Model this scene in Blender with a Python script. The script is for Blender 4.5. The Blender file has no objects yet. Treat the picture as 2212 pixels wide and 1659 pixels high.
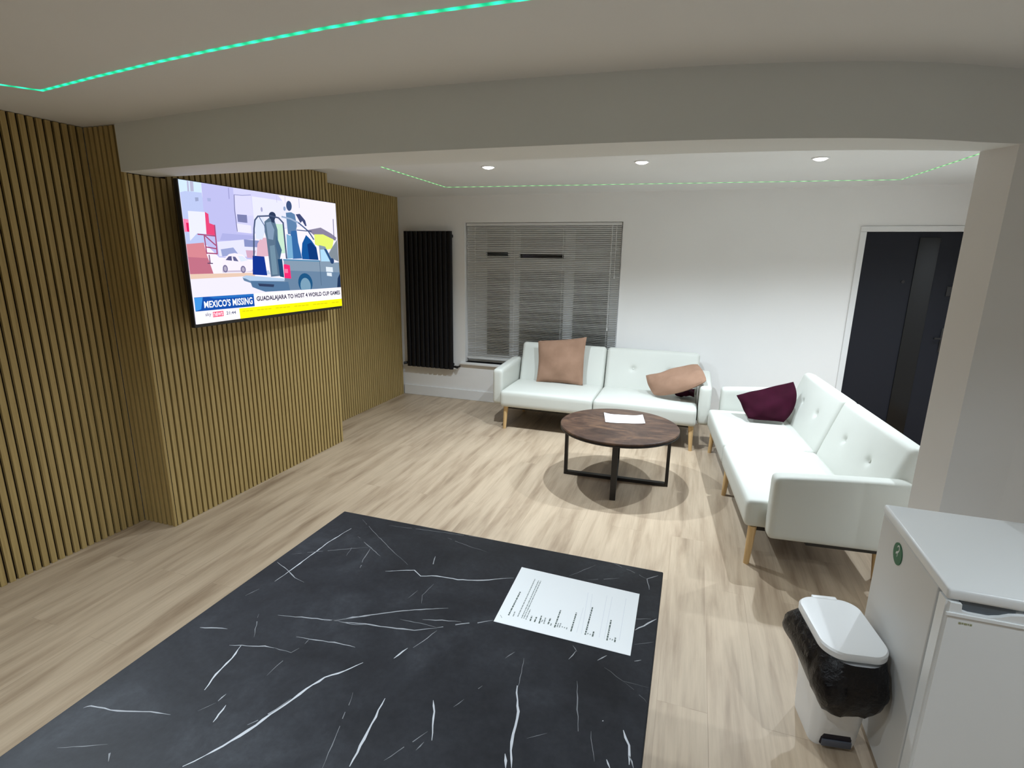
# living room corner seen from the kitchen island
EXPOSURE = 0.0
TVP=[["p",[238,234,250],[[-0.0,0.0],[1.0,-0.0],[1.0,1.0],[0.0,1.0]]],["p",[205,226,250],[[-0.0,0.0],[0.1075,0.0002],[0.1055,0.0737],[0.0002,0.0859]]],["p",[178,178,205],[[0.0395,0.0025],[0.0472,0.0022],[0.0451,0.0711],[0.0373,0.0725]]],["p",[178,178,205],[[0.0531,0.001],[0.0691,0.0016],[0.0671,0.067],[0.051,0.07]]],["p",[184,196,235],[[0.0015,0.0856],[0.0262,0.0726],[0.1046,0.069],[0.108,0.2082],[0.0993,0.435],[0.0011,0.4374]]],["p",[186,186,232],[[0.1075,0.0002],[0.2723,0.0008],[0.2685,0.3393],[0.373,0.3488],[0.3703,0.5407],[0.1573,0.522],[0.0993,0.435]]],["p",[170,172,222],[[0.1875,0.3442],[0.373,0.3488],[0.3724,0.3964],[0.1706,0.3965]]],["p",[206,205,246],[[0.2723,0.0008],[0.6923,0.0036],[0.7003,0.2422],[0.3733,0.3329],[0.2688,0.3279]]],["p",[226,226,246],[[0.3773,0.0444],[0.6552,0.048],[0.6927,0.2428],[0.3765,0.3169]]],["p",[236,232,250],[[0.5495,0.0069],[0.9982,0.005],[0.9968,0.3539],[0.7003,0.2422],[0.6924,0.0683]]],["p",[214,212,250],[[0.2741,0.051],[0.3714,0.0393],[0.3752,0.1915],[0.2738,0.2107]]],["p",[228,226,250],[[0.27,0.2636],[0.3561,0.2714],[0.3552,0.334],[0.2688,0.3279]]],["p",[120,120,160],[[0.272,0.0495],[0.267,0.161],[0.2714,0.1606],[0.2764,0.049]]],["p",[120,120,160],[[0.267,0.1576],[0.2694,0.326],[0.2739,0.3255],[0.2714,0.1568]]],["p",[150,150,190],[[0.2727,0.0537],[0.3199,0.051],[0.3203,0.0457],[0.2732,0.0485]]],["p",[150,150,190],[[0.3178,0.0513],[0.3728,0.0386],[0.3727,0.0333],[0.3177,0.0461]]],["p",[150,150,200],[[0.2441,0.0074],[0.2424,0.0874],[0.2467,0.0867],[0.2484,0.0066]]],["p",[120,124,168],[[0.2797,0.195],[0.3367,0.1929],[0.3358,0.2538],[0.2803,0.2514]]],["p",[165,165,200],[[0.4374,0.1367],[0.437,0.1426],[0.4361,0.1481],[0.4346,0.1525],[0.4329,0.1554],[0.4309,0.1566],[0.429,0.1559],[0.4273,0.1534],[0.4259,0.1494],[0.4251,0.1442],[0.4249,0.1384],[0.4252,0.1325],[0.4262,0.1271],[0.4276,0.1227],[0.4294,0.1197],[0.4313,0.1185],[0.4333,0.1192],[0.435,0.1217],[0.4363,0.1257],[0.4372,0.1309]]],["p",[190,186,214],[[0.5347,0.0044],[0.5343,0.0675],[0.537,0.0671],[0.5373,0.004]]],["p",[190,186,214],[[0.5929,0.0],[0.5927,0.0669],[0.5955,0.0665],[0.5957,-0.0005]]],["p",[180,180,210],[[0.6942,0.0062],[0.6928,0.0868],[0.6965,0.0864],[0.6979,0.0057]]],["p",[150,160,195],[[0.0683,0.1073],[0.0847,0.1046],[0.084,0.1286],[0.0684,0.1345]]],["p",[165,172,215],[[0.1279,0.1009],[0.1466,0.0992],[0.1445,0.1227],[0.1283,0.1231]]],["p",[222,222,244],[[0.1549,0.408],[0.3046,0.3834],[0.4095,0.3789],[0.4078,0.5169],[0.1574,0.5145]]],["p",[132,142,190],[[0.3046,0.3819],[0.4094,0.3886],[0.4088,0.4404],[0.3042,0.4377]]],["p",[218,176,192],[[0.4097,0.3628],[0.4574,0.3605],[0.4559,0.509],[0.3707,0.5165],[0.3844,0.412]]],["p",[205,165,190],[[0.3089,0.465],[0.3714,0.4667],[0.3523,0.5244],[0.3138,0.5239]]],["p",[150,160,205],[[0.169,0.4628],[0.2387,0.4467],[0.2654,0.5001],[0.173,0.5147]]],["p",[244,128,170],[[-0.0029,0.2603],[0.0246,0.2622],[0.022,0.3461],[-0.0027,0.349]]],["p",[222,30,92],[[0.0118,0.2857],[0.0239,0.286],[0.022,0.3474],[0.0117,0.3454]]],["p",[228,230,248],[[0.0265,0.2046],[0.1082,0.2012],[0.1039,0.3564],[0.0586,0.3535],[0.02,0.4093]]],["p",[226,70,118],[[0.1082,0.1998],[0.1249,0.2132],[0.1242,0.2769],[0.1503,0.2888],[0.1459,0.3627],[0.1039,0.3578]]],["p",[160,72,112],[[0.0592,0.3643],[0.1472,0.3715],[0.148,0.3628],[0.0599,0.3559]]],["p",[160,72,112],[[0.0887,0.3621],[0.0909,0.4988],[0.0967,0.4983],[0.0945,0.3612]]],["p",[160,72,112],[[0.1473,0.2866],[0.1445,0.4988],[0.1507,0.4986],[0.1534,0.2859]]],["p",[160,72,112],[[0.0909,0.4519],[0.1498,0.4641],[0.1509,0.4554],[0.092,0.4434]]],["p",[160,72,112],[[0.0899,0.4951],[0.1492,0.5006],[0.1498,0.4918],[0.0905,0.4865]]],["p",[160,72,112],[[0.0939,0.3725],[0.1433,0.4389],[0.1476,0.4323],[0.098,0.3661]]],["p",[210,132,142],[[-0.001,0.4319],[0.0853,0.4175],[0.0918,0.496],[0.1033,0.5576],[0.1161,0.6402],[-0.001,0.6399]]],["p",[188,110,130],[[-0.0007,0.52],[0.0968,0.5284],[0.1161,0.6402],[-0.001,0.6399]]],["p",[130,90,120],[[0.1017,0.5045],[0.1027,0.5677],[0.1086,0.5673],[0.1076,0.504]]],["p",[90,70,100],[[0.0916,0.568],[0.1193,0.5705],[0.1197,0.5632],[0.092,0.5608]]],["p",[226,196,176],[[-0.001,0.6399],[0.3506,0.6419],[0.3502,0.6711],[0.0006,0.6752]]],["p",[233,229,246],[[0.0006,0.6752],[0.2909,0.6686],[0.9988,0.7546],[1.0002,0.8366],[0.0049,0.8169]]],["p",[198,186,206],[[0.1655,0.6117],[0.3389,0.6163],[0.3386,0.6348],[0.1649,0.6342]]],["p",[238,231,246],[[0.1661,0.5855],[0.1734,0.5408],[0.194,0.5164],[0.2105,0.4962],[0.2434,0.4886],[0.2881,0.5002],[0.3135,0.5397],[0.3338,0.564],[0.3339,0.6281],[0.2915,0.6322],[0.2688,0.6207],[0.197,0.6209],[0.1704,0.6232]]],["p",[86,86,128],[[0.1882,0.5411],[0.2075,0.5135],[0.2232,0.5121],[0.223,0.5471]]],["p",[96,96,136],[[0.2291,0.5152],[0.2439,0.5169],[0.2599,0.5526],[0.2323,0.5474]]],["p",[215,225,245],[[0.2596,0.5093],[0.2879,0.5126],[0.3134,0.5436],[0.2729,0.5545]]],["p",[120,112,148],[[0.1952,0.6071],[0.1943,0.616],[0.1921,0.6239],[0.1889,0.6301],[0.185,0.634],[0.1807,0.6352],[0.1765,0.6335],[0.1728,0.6292],[0.1699,0.6227],[0.1681,0.6146],[0.1677,0.6058],[0.1686,0.597],[0.1707,0.5892],[0.1739,0.583],[0.1778,0.5791],[0.182,0.5778],[0.1862,0.5794],[0.19,0.5836],[0.1929,0.59],[0.1947,0.5982]]],["p",[175,168,190],[[0.1893,0.6068],[0.1888,0.6124],[0.1875,0.6174],[0.1857,0.6214],[0.1834,0.6238],[0.1809,0.6246],[0.1785,0.6235],[0.1764,0.6209],[0.1747,0.6168],[0.1737,0.6117],[0.1735,0.6061],[0.174,0.6005],[0.1752,0.5955],[0.1771,0.5916],[0.1793,0.5891],[0.1818,0.5883],[0.1842,0.5893],[0.1864,0.592],[0.188,0.5961],[0.1891,0.6012]]],["p",[120,112,148],[[0.297,0.6151],[0.2961,0.6238],[0.2939,0.6317],[0.2904,0.6378],[0.2862,0.6416],[0.2815,0.6427],[0.2769,0.641],[0.2729,0.6368],[0.2697,0.6303],[0.2678,0.6224],[0.2672,0.6136],[0.2681,0.605],[0.2703,0.5972],[0.2737,0.5911],[0.2779,0.5873],[0.2826,0.5861],[0.2871,0.5876],[0.2912,0.5918],[0.2945,0.5982],[0.2965,0.6062]]],["p",[175,168,190],[[0.2907,0.6148],[0.2901,0.6201],[0.2888,0.6249],[0.2868,0.6286],[0.2844,0.6309],[0.2817,0.6316],[0.2791,0.6307],[0.2767,0.6281],[0.2749,0.6241],[0.2738,0.6193],[0.2735,0.6139],[0.274,0.6086],[0.2753,0.6039],[0.2773,0.6001],[0.2797,0.5978],[0.2824,0.597],[0.285,0.598],[0.2874,0.6006],[0.2892,0.6045],[0.2903,0.6094]]],["p",[134,128,152],[[0.7431,0.2744],[0.8532,0.2413],[0.9409,0.2888],[0.9889,0.3268],[0.9783,0.3547],[0.7955,0.3165]]],["p",[222,236,112],[[0.7955,0.3073],[0.8708,0.3027],[0.9616,0.3457],[0.9429,0.4339],[0.8897,0.4444],[0.7961,0.3994]]],["p",[128,138,148],[[0.9339,0.434],[0.992,0.3443],[0.9955,0.5574],[0.8905,0.5117]]],["p",[110,108,135],[[0.9646,0.1505],[0.9611,0.3476],[0.9675,0.3476],[0.971,0.15]]],["p",[194,226,202],[[0.5076,0.242],[0.5655,0.241],[0.5623,0.4838],[0.5331,0.4856],[0.5103,0.3329]]],["p",[214,222,246],[[0.3809,0.2222],[0.4367,0.2005],[0.4386,0.3128],[0.4158,0.3787],[0.3757,0.3724]]],["p",[92,126,166],[[0.5904,0.1416],[0.6296,0.1325],[0.6552,0.1465],[0.6641,0.2453],[0.6477,0.325],[0.5933,0.3196]]],["p",[58,78,118],[[0.6369,0.078],[0.6359,0.0912],[0.633,0.1035],[0.6285,0.1135],[0.6229,0.1202],[0.6167,0.1231],[0.6105,0.1219],[0.605,0.1166],[0.6006,0.1079],[0.5978,0.0965],[0.5969,0.0837],[0.5979,0.0706],[0.6007,0.0585],[0.6051,0.0486],[0.6107,0.0418],[0.6169,0.0388],[0.623,0.0398],[0.6286,0.045],[0.6331,0.0536],[0.636,0.065]]],["p",[140,160,195],[[0.5919,0.1079],[0.5914,0.1136],[0.5902,0.1189],[0.5883,0.1233],[0.586,0.1262],[0.5834,0.1274],[0.5808,0.1268],[0.5785,0.1245],[0.5766,0.1207],[0.5755,0.1158],[0.5751,0.1101],[0.5755,0.1044],[0.5767,0.0991],[0.5786,0.0948],[0.5809,0.0919],[0.5835,0.0906],[0.5861,0.0912],[0.5885,0.0934],[0.5903,0.0973],[0.5915,0.1022]]],["p",[62,72,112],[[0.6611,0.1458],[0.6925,0.1377],[0.731,0.1906],[0.739,0.2389],[0.7273,0.2399],[0.7079,0.1974],[0.6927,0.2164]]],["p",[52,102,160],[[0.6185,0.2921],[0.6589,0.2849],[0.6641,0.3858],[0.6855,0.5285],[0.6144,0.532],[0.5929,0.4403]]],["p",[120,170,205],[[0.5827,0.3202],[0.6184,0.3353],[0.6181,0.5277],[0.5748,0.5315]]],["p",[88,112,136],[[0.4395,0.2322],[0.4719,0.1982],[0.5078,0.2132],[0.522,0.2905],[0.5099,0.3914],[0.5227,0.5009],[0.5112,0.6762],[0.4509,0.6806],[0.4486,0.5922],[0.4624,0.5091],[0.4473,0.4019],[0.4355,0.313]]],["p",[128,150,176],[[0.449,0.2393],[0.4814,0.2281],[0.5006,0.2921],[0.4867,0.3757],[0.4541,0.3689]]],["p",[112,140,160],[[0.46,0.4262],[0.4929,0.417],[0.4977,0.6624],[0.4609,0.6644]]],["p",[70,100,130],[[0.507,0.3248],[0.5401,0.4583],[0.519,0.5435],[0.4996,0.4252]]],["p",[44,58,88],[[0.5188,0.1767],[0.5175,0.187],[0.514,0.1966],[0.5087,0.2044],[0.502,0.2098],[0.4946,0.2121],[0.4873,0.2113],[0.4808,0.2073],[0.4757,0.2007],[0.4724,0.192],[0.4714,0.1821],[0.4726,0.172],[0.476,0.1626],[0.4812,0.1548],[0.4878,0.1494],[0.4951,0.1469],[0.5025,0.1476],[0.5091,0.1514],[0.5143,0.158],[0.5177,0.1667]]],["p",[44,58,88],[[0.4816,0.1956],[0.5133,0.1921],[0.501,0.2385],[0.4846,0.2278]]],["p",[190,205,225],[[0.3875,0.6432],[0.4385,0.6252],[0.4511,0.6595],[0.3998,0.6605]]],["p",[130,150,170],[[0.5466,0.5337],[0.8306,0.5474],[0.8277,0.4032],[0.8807,0.4159],[0.9494,0.5663],[0.9956,0.5644],[1.0008,0.8161],[0.64,0.8075],[0.4044,0.8019],[0.3608,0.7786],[0.3247,0.7551],[0.3137,0.7031],[0.5421,0.7132]]],["p",[104,130,158],[[0.5461,0.6306],[0.9982,0.6631],[1.0008,0.8161],[0.64,0.8075],[0.5417,0.7967]]],["p",[90,140,175],[[0.5435,0.5456],[0.8257,0.5578],[0.8258,0.5445],[0.5438,0.5336]]],["p",[80,105,130],[[0.8217,0.5477],[0.8236,0.7805],[0.8279,0.7809],[0.8259,0.5478]]],["p",[172,214,240],[[0.8364,0.4452],[0.868,0.4428],[0.9158,0.5558],[0.8374,0.5542]]],["p",[40,80,130],[[0.8679,0.4352],[0.8897,0.4396],[0.9355,0.5512],[0.9194,0.5558]]],["p",[40,66,110],[[0.9519,0.5516],[0.9511,0.5601],[0.9486,0.5677],[0.9447,0.5738],[0.9397,0.5775],[0.9341,0.5787],[0.9285,0.5772],[0.9234,0.5732],[0.9194,0.567],[0.9167,0.5593],[0.9158,0.5509],[0.9165,0.5424],[0.919,0.5349],[0.9229,0.5289],[0.9278,0.525],[0.9334,0.5238],[0.939,0.5252],[0.9441,0.5291],[0.9482,0.5353],[0.9509,0.543]]],["p",[20,52,142],[[0.3454,0.5067],[0.418,0.5137],[0.4264,0.668],[0.3353,0.6572]]],["p",[30,70,110],[[0.5054,0.5348],[0.5362,0.5309],[0.5402,0.6912],[0.5112,0.6805]]],["p",[176,200,226],[[0.2706,0.6735],[0.2939,0.6617],[0.5401,0.7],[0.5386,0.7217],[0.3255,0.7065],[0.2844,0.7031]]],["p",[100,128,160],[[0.2722,0.68],[0.2905,0.6877],[0.3166,0.7074],[0.3193,0.7238],[0.2787,0.7026]]],["p",[82,116,152],[[0.3166,0.7058],[0.5668,0.7302],[0.5751,0.8048],[0.4044,0.8019],[0.3669,0.7818],[0.3259,0.7569]]],["p",[48,62,92],[[0.3615,0.7301],[0.4668,0.7457],[0.462,0.7674],[0.3686,0.753]]],["p",[246,44,112],[[0.5429,0.5828],[0.5534,0.577],[0.5874,0.5868],[0.5899,0.7037],[0.5422,0.6957]]],["p",[250,120,160],[[0.5476,0.6176],[0.5709,0.6187],[0.5707,0.6538],[0.5474,0.6524]]],["p",[32,84,128],[[0.7524,0.7535],[0.7497,0.7813],[0.7416,0.8057],[0.7288,0.8244],[0.7129,0.8354],[0.6953,0.8378],[0.678,0.8314],[0.6625,0.817],[0.6504,0.7962],[0.6427,0.7709],[0.64,0.7437],[0.6427,0.717],[0.6504,0.6933],[0.6625,0.6748],[0.6778,0.6633],[0.695,0.66],[0.7124,0.6653],[0.7283,0.6789],[0.7411,0.6996],[0.7495,0.7253]]],["p",[120,156,180],[[0.7364,0.7803],[0.7345,0.8034],[0.7286,0.8238],[0.7195,0.8394],[0.708,0.8487],[0.6954,0.8509],[0.6828,0.8457],[0.6716,0.8338],[0.6627,0.8164],[0.6571,0.7953],[0.6551,0.7724],[0.6571,0.75],[0.6627,0.7301],[0.6715,0.7146],[0.6826,0.705],[0.6951,0.7023],[0.7077,0.7068],[0.7191,0.7182],[0.7283,0.7355],[0.7343,0.7569]]],["p",[32,52,84],[[0.965,0.8125],[0.9748,0.7223],[0.9984,0.6732],[1.0008,0.8161]]],["p",[218,228,236],[[0.8741,0.6061],[0.9346,0.6123],[0.9352,0.6598],[0.8746,0.6527]]],["p",[218,228,236],[[0.879,0.6607],[0.9226,0.6661],[0.9231,0.7007],[0.8794,0.692]]],["p",[22,84,152],[[0.6816,0.4906],[0.693,0.3936],[0.7276,0.3186],[0.7674,0.3637],[0.8045,0.4271],[0.8154,0.5415],[0.6855,0.5339]]],["p",[16,56,120],[[0.7318,0.4014],[0.7635,0.3821],[0.8046,0.4364],[0.8137,0.5395],[0.7402,0.5366]]],["p",[70,84,116],[[0.3568,0.5124],[0.3665,0.3777],[0.3575,0.3772],[0.3478,0.5115]]],["p",[70,84,116],[[0.3659,0.3849],[0.3738,0.2905],[0.3648,0.2901],[0.3569,0.3842]]],["p",[70,84,116],[[0.3729,0.2981],[0.3846,0.2233],[0.3757,0.2221],[0.364,0.2966]]],["p",[70,84,116],[[0.3811,0.2326],[0.4048,0.1957],[0.3979,0.1887],[0.3744,0.2256]]],["p",[70,84,116],[[0.3969,0.2014],[0.4849,0.1865],[0.4845,0.1744],[0.3966,0.1897]]],["p",[70,84,116],[[0.4777,0.1864],[0.5365,0.1982],[0.5391,0.1859],[0.4802,0.1744]]],["p",[70,84,116],[[0.529,0.1933],[0.5616,0.2357],[0.5694,0.2267],[0.5367,0.1843]]],["p",[70,84,116],[[0.5582,0.2254],[0.5625,0.531],[0.5731,0.5309],[0.5686,0.2242]]],["p",[150,170,200],[[0.5543,0.1849],[0.6207,0.1966],[0.6234,0.183],[0.5569,0.1716]]],["p",[150,170,200],[[0.613,0.1941],[0.6781,0.2259],[0.6835,0.2129],[0.6182,0.1813]]],["p",[72,92,130],[[0.6721,0.2203],[0.746,0.2899],[0.7528,0.2807],[0.6786,0.2113]]],["p",[72,92,130],[[0.7411,0.2836],[0.7831,0.36],[0.7922,0.3534],[0.7499,0.2769]]],["p",[60,80,120],[[0.6566,0.2845],[0.7729,0.2875],[0.7734,0.2793],[0.6572,0.2766]]],["p",[90,110,145],[[0.4027,0.1961],[0.4345,0.268],[0.439,0.2645],[0.4071,0.1926]]],["p",[90,110,145],[[0.4334,0.2632],[0.4362,0.3151],[0.4413,0.3143],[0.4384,0.2622]]],["p",[245,240,249],[[0.3299,0.8079],[1.0007,0.812],[0.9998,0.9293],[0.3281,0.9197]]],["p",[247,244,250],[[-0.0002,0.9028],[0.2347,0.9137],[0.2341,0.9987],[-0.0005,0.9999]]],["p",[22,78,166],[[0.0029,0.8051],[0.3268,0.8108],[0.327,0.9112],[0.002,0.9068]]],["p",[66,146,222],[[0.0029,0.8065],[0.0451,0.808],[0.0275,0.842],[0.0306,0.8937],[0.0021,0.9047]]],["p",[40,110,190],[[0.0742,0.8076],[0.3268,0.8124],[0.3266,0.8288],[0.187,0.8276],[0.0986,0.8229]]],["p",[250,242,16],[[0.2324,0.9165],[0.9998,0.9273],[1.0,1.0],[0.2341,0.9987]]],["p",[214,206,20],[[0.2499,0.9459],[0.2679,0.9463],[0.2675,0.9389],[0.2494,0.9387]]],["p",[214,206,20],[[0.2718,0.9464],[0.2901,0.9468],[0.2896,0.9394],[0.2713,0.9391]]],["p",[214,206,20],[[0.294,0.9469],[0.3127,0.9473],[0.3122,0.9398],[0.2936,0.9395]]],["p",[214,206,20],[[0.3398,0.9479],[0.3591,0.9483],[0.3586,0.9407],[0.3392,0.9404]]],["p",[214,206,20],[[0.3632,0.9485],[0.3829,0.9488],[0.3824,0.9412],[0.3627,0.9409]]],["p",[214,206,20],[[0.3871,0.949],[0.4072,0.9494],[0.4066,0.9416],[0.3866,0.9413]]],["p",[214,206,20],[[0.4115,0.9495],[0.4319,0.9499],[0.4313,0.9421],[0.4109,0.9418]]],["p",[214,206,20],[[0.4614,0.9507],[0.4826,0.9511],[0.482,0.9431],[0.4608,0.9428]]],["p",[214,206,20],[[0.4871,0.9512],[0.5087,0.9516],[0.508,0.9436],[0.4865,0.9433]]],["p",[214,206,20],[[0.5133,0.9518],[0.5353,0.9522],[0.5346,0.9441],[0.5127,0.9438]]],["p",[214,206,20],[[0.54,0.9524],[0.5624,0.9528],[0.5617,0.9447],[0.5393,0.9443]]],["p",[214,206,20],[[0.5949,0.9536],[0.6181,0.9541],[0.6174,0.9457],[0.5941,0.9454]]],["p",[214,206,20],[[0.6231,0.9543],[0.6469,0.9547],[0.6461,0.9463],[0.6224,0.9459]]],["p",[214,206,20],[[0.6519,0.9549],[0.6761,0.9554],[0.6753,0.9469],[0.6511,0.9465]]],["p",[214,206,20],[[0.6813,0.9556],[0.706,0.956],[0.7051,0.9474],[0.6805,0.947]]],["p",[214,206,20],[[0.7418,0.9569],[0.7675,0.9574],[0.7666,0.9486],[0.741,0.9482]]],["p",[214,206,20],[[0.773,0.9576],[0.7993,0.9581],[0.7983,0.9492],[0.7721,0.9488]]],["p",[214,206,20],[[0.8049,0.9583],[0.8317,0.9588],[0.8307,0.9499],[0.8039,0.9494]]],["p",[214,206,20],[[0.8374,0.959],[0.8648,0.9596],[0.8638,0.9505],[0.8364,0.9501]]],["p",[214,206,20],[[0.9045,0.9605],[0.9331,0.9611],[0.932,0.9518],[0.9035,0.9514]]],["p",[214,206,20],[[0.9392,0.9613],[0.9683,0.9619],[0.9672,0.9525],[0.9381,0.952]]],["p",[236,40,92],[[0.0859,0.9223],[0.1422,0.9219],[0.1412,0.9619],[0.0848,0.9614]]]]
TVT=[["MEXICO'S MISSING",[240,246,252],[[0.0472,0.8362],[0.3151,0.8338],[0.3153,0.8928],[0.0466,0.8877]],0.028],["GUADALAJARA TO HOST 4 WORLD CUP GAMES",[40,40,66],[[0.3416,0.8341],[0.9842,0.843],[0.9869,0.8946],[0.3421,0.8838]],0.03],["sky",[140,140,160],[[0.0476,0.9219],[0.0779,0.9231],[0.077,0.9561],[0.0466,0.9559]],0.02],["news",[252,214,226],[[0.0878,0.9264],[0.1389,0.9267],[0.1382,0.9574],[0.0869,0.9573]],0.03],["21:44",[96,100,128],[[0.1578,0.9294],[0.2109,0.9311],[0.2104,0.9556],[0.1572,0.9542]],0.02]]
VEINS=[[2.2,0.8,[[-0.888,1.188],[-0.9,1.098],[-0.902,1.012],[-0.903,0.948],[-0.906,0.903]]],[1.4,0.5,[[-0.961,0.972],[-0.905,0.95],[-0.871,0.932],[-0.837,0.924]]],[1,0.3,[[-0.955,1.014],[-0.896,1.051],[-0.821,1.094],[-0.777,1.118]]],[1.2,0.4,[[-0.93,0.836],[-0.918,0.867]]],[2,0.6,[[-0.808,0.805],[-0.755,0.817],[-0.684,0.832],[-0.617,0.873]]],[1.6,0.6,[[-0.684,0.832],[-0.631,0.836],[-0.605,0.847]]],[1.8,0.6,[[-0.934,0.717],[-0.876,0.734]]],[1.8,0.6,[[-0.723,0.763],[-0.692,0.766],[-0.663,0.772],[-0.615,0.778],[-0.59,0.778]]],[1,0.4,[[-0.692,0.766],[-0.692,0.751]]],[1.8,0.6,[[-0.833,0.697],[-0.764,0.719],[-0.742,0.722]]],[1,0.35,[[-0.742,0.722],[-0.701,0.722],[-0.694,0.738]]],[2.6,0.85,[[-0.811,0.705],[-0.799,0.671],[-0.795,0.629],[-0.782,0.593]]],[1.6,0.6,[[-0.738,0.599],[-0.74,0.582]]],[2.6,0.8,[[-0.719,0.58],[-0.715,0.561],[-0.711,0.545]]],[3.4,0.95,[[-0.551,0.748],[-0.571,0.718],[-0.597,0.691],[-0.61,0.657],[-0.623,0.616],[-0.638,0.565],[-0.653,0.527],[-0.67,0.494],[-0.688,0.468]]],[1.4,0.5,[[-0.621,0.63],[-0.635,0.589],[-0.651,0.56]]],[2,0.5,[[-0.947,0.493],[-0.939,0.5],[-0.898,0.505],[-0.856,0.516],[-0.83,0.526],[-0.792,0.533]]],[2,0.35,[[-0.83,0.456],[-0.803,0.436]]],[1,0.3,[[-0.525,0.679],[-0.504,0.611],[-0.482,0.538]]],[1,0.25,[[-0.851,0.794],[-0.805,0.732]]],[0.9,0.25,[[-0.904,0.425],[-0.835,0.456]]],[1,0.25,[[-0.755,0.554],[-0.74,0.578]]],[1,0.3,[[-0.703,0.658],[-0.701,0.713]]],[1.4,0.45,[[-0.843,1.155],[-0.775,1.116],[-0.727,1.088]]],[1.4,0.45,[[-0.775,1.116],[-0.761,1.058],[-0.74,1.012]]],[1,0.35,[[-0.89,1.245],[-0.785,1.172],[-0.698,1.114],[-0.638,1.077]]],[2.4,0.75,[[-0.678,1.033],[-0.63,1.054],[-0.611,1.062],[-0.584,1.045],[-0.546,1.059],[-0.491,1.063],[-0.444,1.076],[-0.405,1.095],[-0.364,1.117]]],[1.1,0.35,[[-0.795,1.24],[-0.675,1.254],[-0.577,1.263],[-0.482,1.274]]],[1.4,0.5,[[-0.591,1.138],[-0.576,1.09]]],[1,0.35,[[-0.613,1.238],[-0.536,1.217],[-0.469,1.205]]],[1,0.35,[[-0.827,1.11],[-0.812,1.06]]],[1.9,0.6,[[-0.702,0.825],[-0.682,0.833],[-0.629,0.869],[-0.569,0.905],[-0.522,0.93],[-0.466,0.955]]],[2.2,0.65,[[-0.681,0.831],[-0.613,0.845],[-0.54,0.856],[-0.502,0.864],[-0.46,0.887]]],[1.4,0.55,[[-0.502,0.9],[-0.461,0.913],[-0.419,0.922]]],[1,0.4,[[-0.549,0.884],[-0.499,0.888],[-0.46,0.888]]],[1.8,0.55,[[-0.46,0.887],[-0.416,0.916],[-0.385,0.932],[-0.356,0.951]]],[1.4,0.5,[[-0.456,0.879],[-0.465,0.852],[-0.478,0.817]]],[2,0.7,[[-0.488,0.812],[-0.501,0.778]]],[3.2,0.9,[[-0.463,0.687],[-0.46,0.661],[-0.451,0.603],[-0.444,0.554]]],[2.4,0.8,[[-0.381,0.712],[-0.367,0.691],[-0.345,0.638]]],[3.4,0.9,[[-0.249,0.795],[-0.238,0.763],[-0.228,0.741],[-0.224,0.71],[-0.22,0.679],[-0.206,0.636]]],[2.6,0.8,[[-0.223,0.656],[-0.215,0.633]]],[2.8,0.85,[[-0.05,0.764],[-0.037,0.738],[-0.032,0.703]]],[1.8,0.6,[[-0.034,0.72],[-0.025,0.7]]],[2.8,0.8,[[-0.068,0.7],[-0.061,0.687]]],[1.1,0.4,[[-0.145,0.844],[-0.131,0.779],[-0.117,0.722]]],[0.9,0.3,[[-0.257,0.866],[-0.249,0.815],[-0.246,0.791]]],[1.4,0.4,[[-0.281,0.876],[-0.293,0.853]]],[1.5,0.45,[[-0.31,0.773],[-0.318,0.754]]],[1,0.35,[[-0.328,0.733],[-0.34,0.711]]],[1,0.35,[[-0.36,0.652],[-0.381,0.612],[-0.399,0.58]]],[2,0.75,[[-0.058,1.025],[-0.041,1.045],[-0.016,1.078]]],[1,0.4,[[-0.087,1.054],[-0.016,1.078]]],[1.6,0.6,[[-0.024,1.25],[-0.05,1.227],[-0.04,1.183]]],[1,0.35,[[-0.149,1.272],[-0.092,1.248],[-0.049,1.226]]],[1.5,0.5,[[-0.164,0.92],[-0.173,0.893]]],[1.8,0.6,[[-0.103,0.929],[-0.119,0.91]]],[1.8,0.6,[[-0.049,0.932],[-0.036,0.939]]],[1,0.4,[[-0.174,0.934],[-0.162,0.919]]],[1,0.35,[[-0.054,0.98],[-0.017,1.001]]],[1,0.3,[[-0.199,0.695],[-0.17,0.716]]],[0.9,0.25,[[-0.101,0.744],[-0.086,0.69]]],[0.8,0.2,[[-0.115,0.903],[-0.064,0.873],[-0.013,0.873]]],[0.8,0.2,[[-0.064,0.873],[-0.01,0.835]]],[1,0.3,[[-0.235,1.173],[-0.182,1.242]]],[1,0.3,[[-0.189,1.171],[-0.115,1.206]]],[2.6,0.8,[[-0.086,0.771],[-0.084,0.771]]],[1.2,0.3,[[-0.36,0.613],[-0.355,0.631]]],[0.9,0.25,[[-0.532,0.949],[-0.543,0.977],[-0.538,1.026]]],[0.9,0.25,[[-0.569,0.955],[-0.563,0.99]]]]
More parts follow.
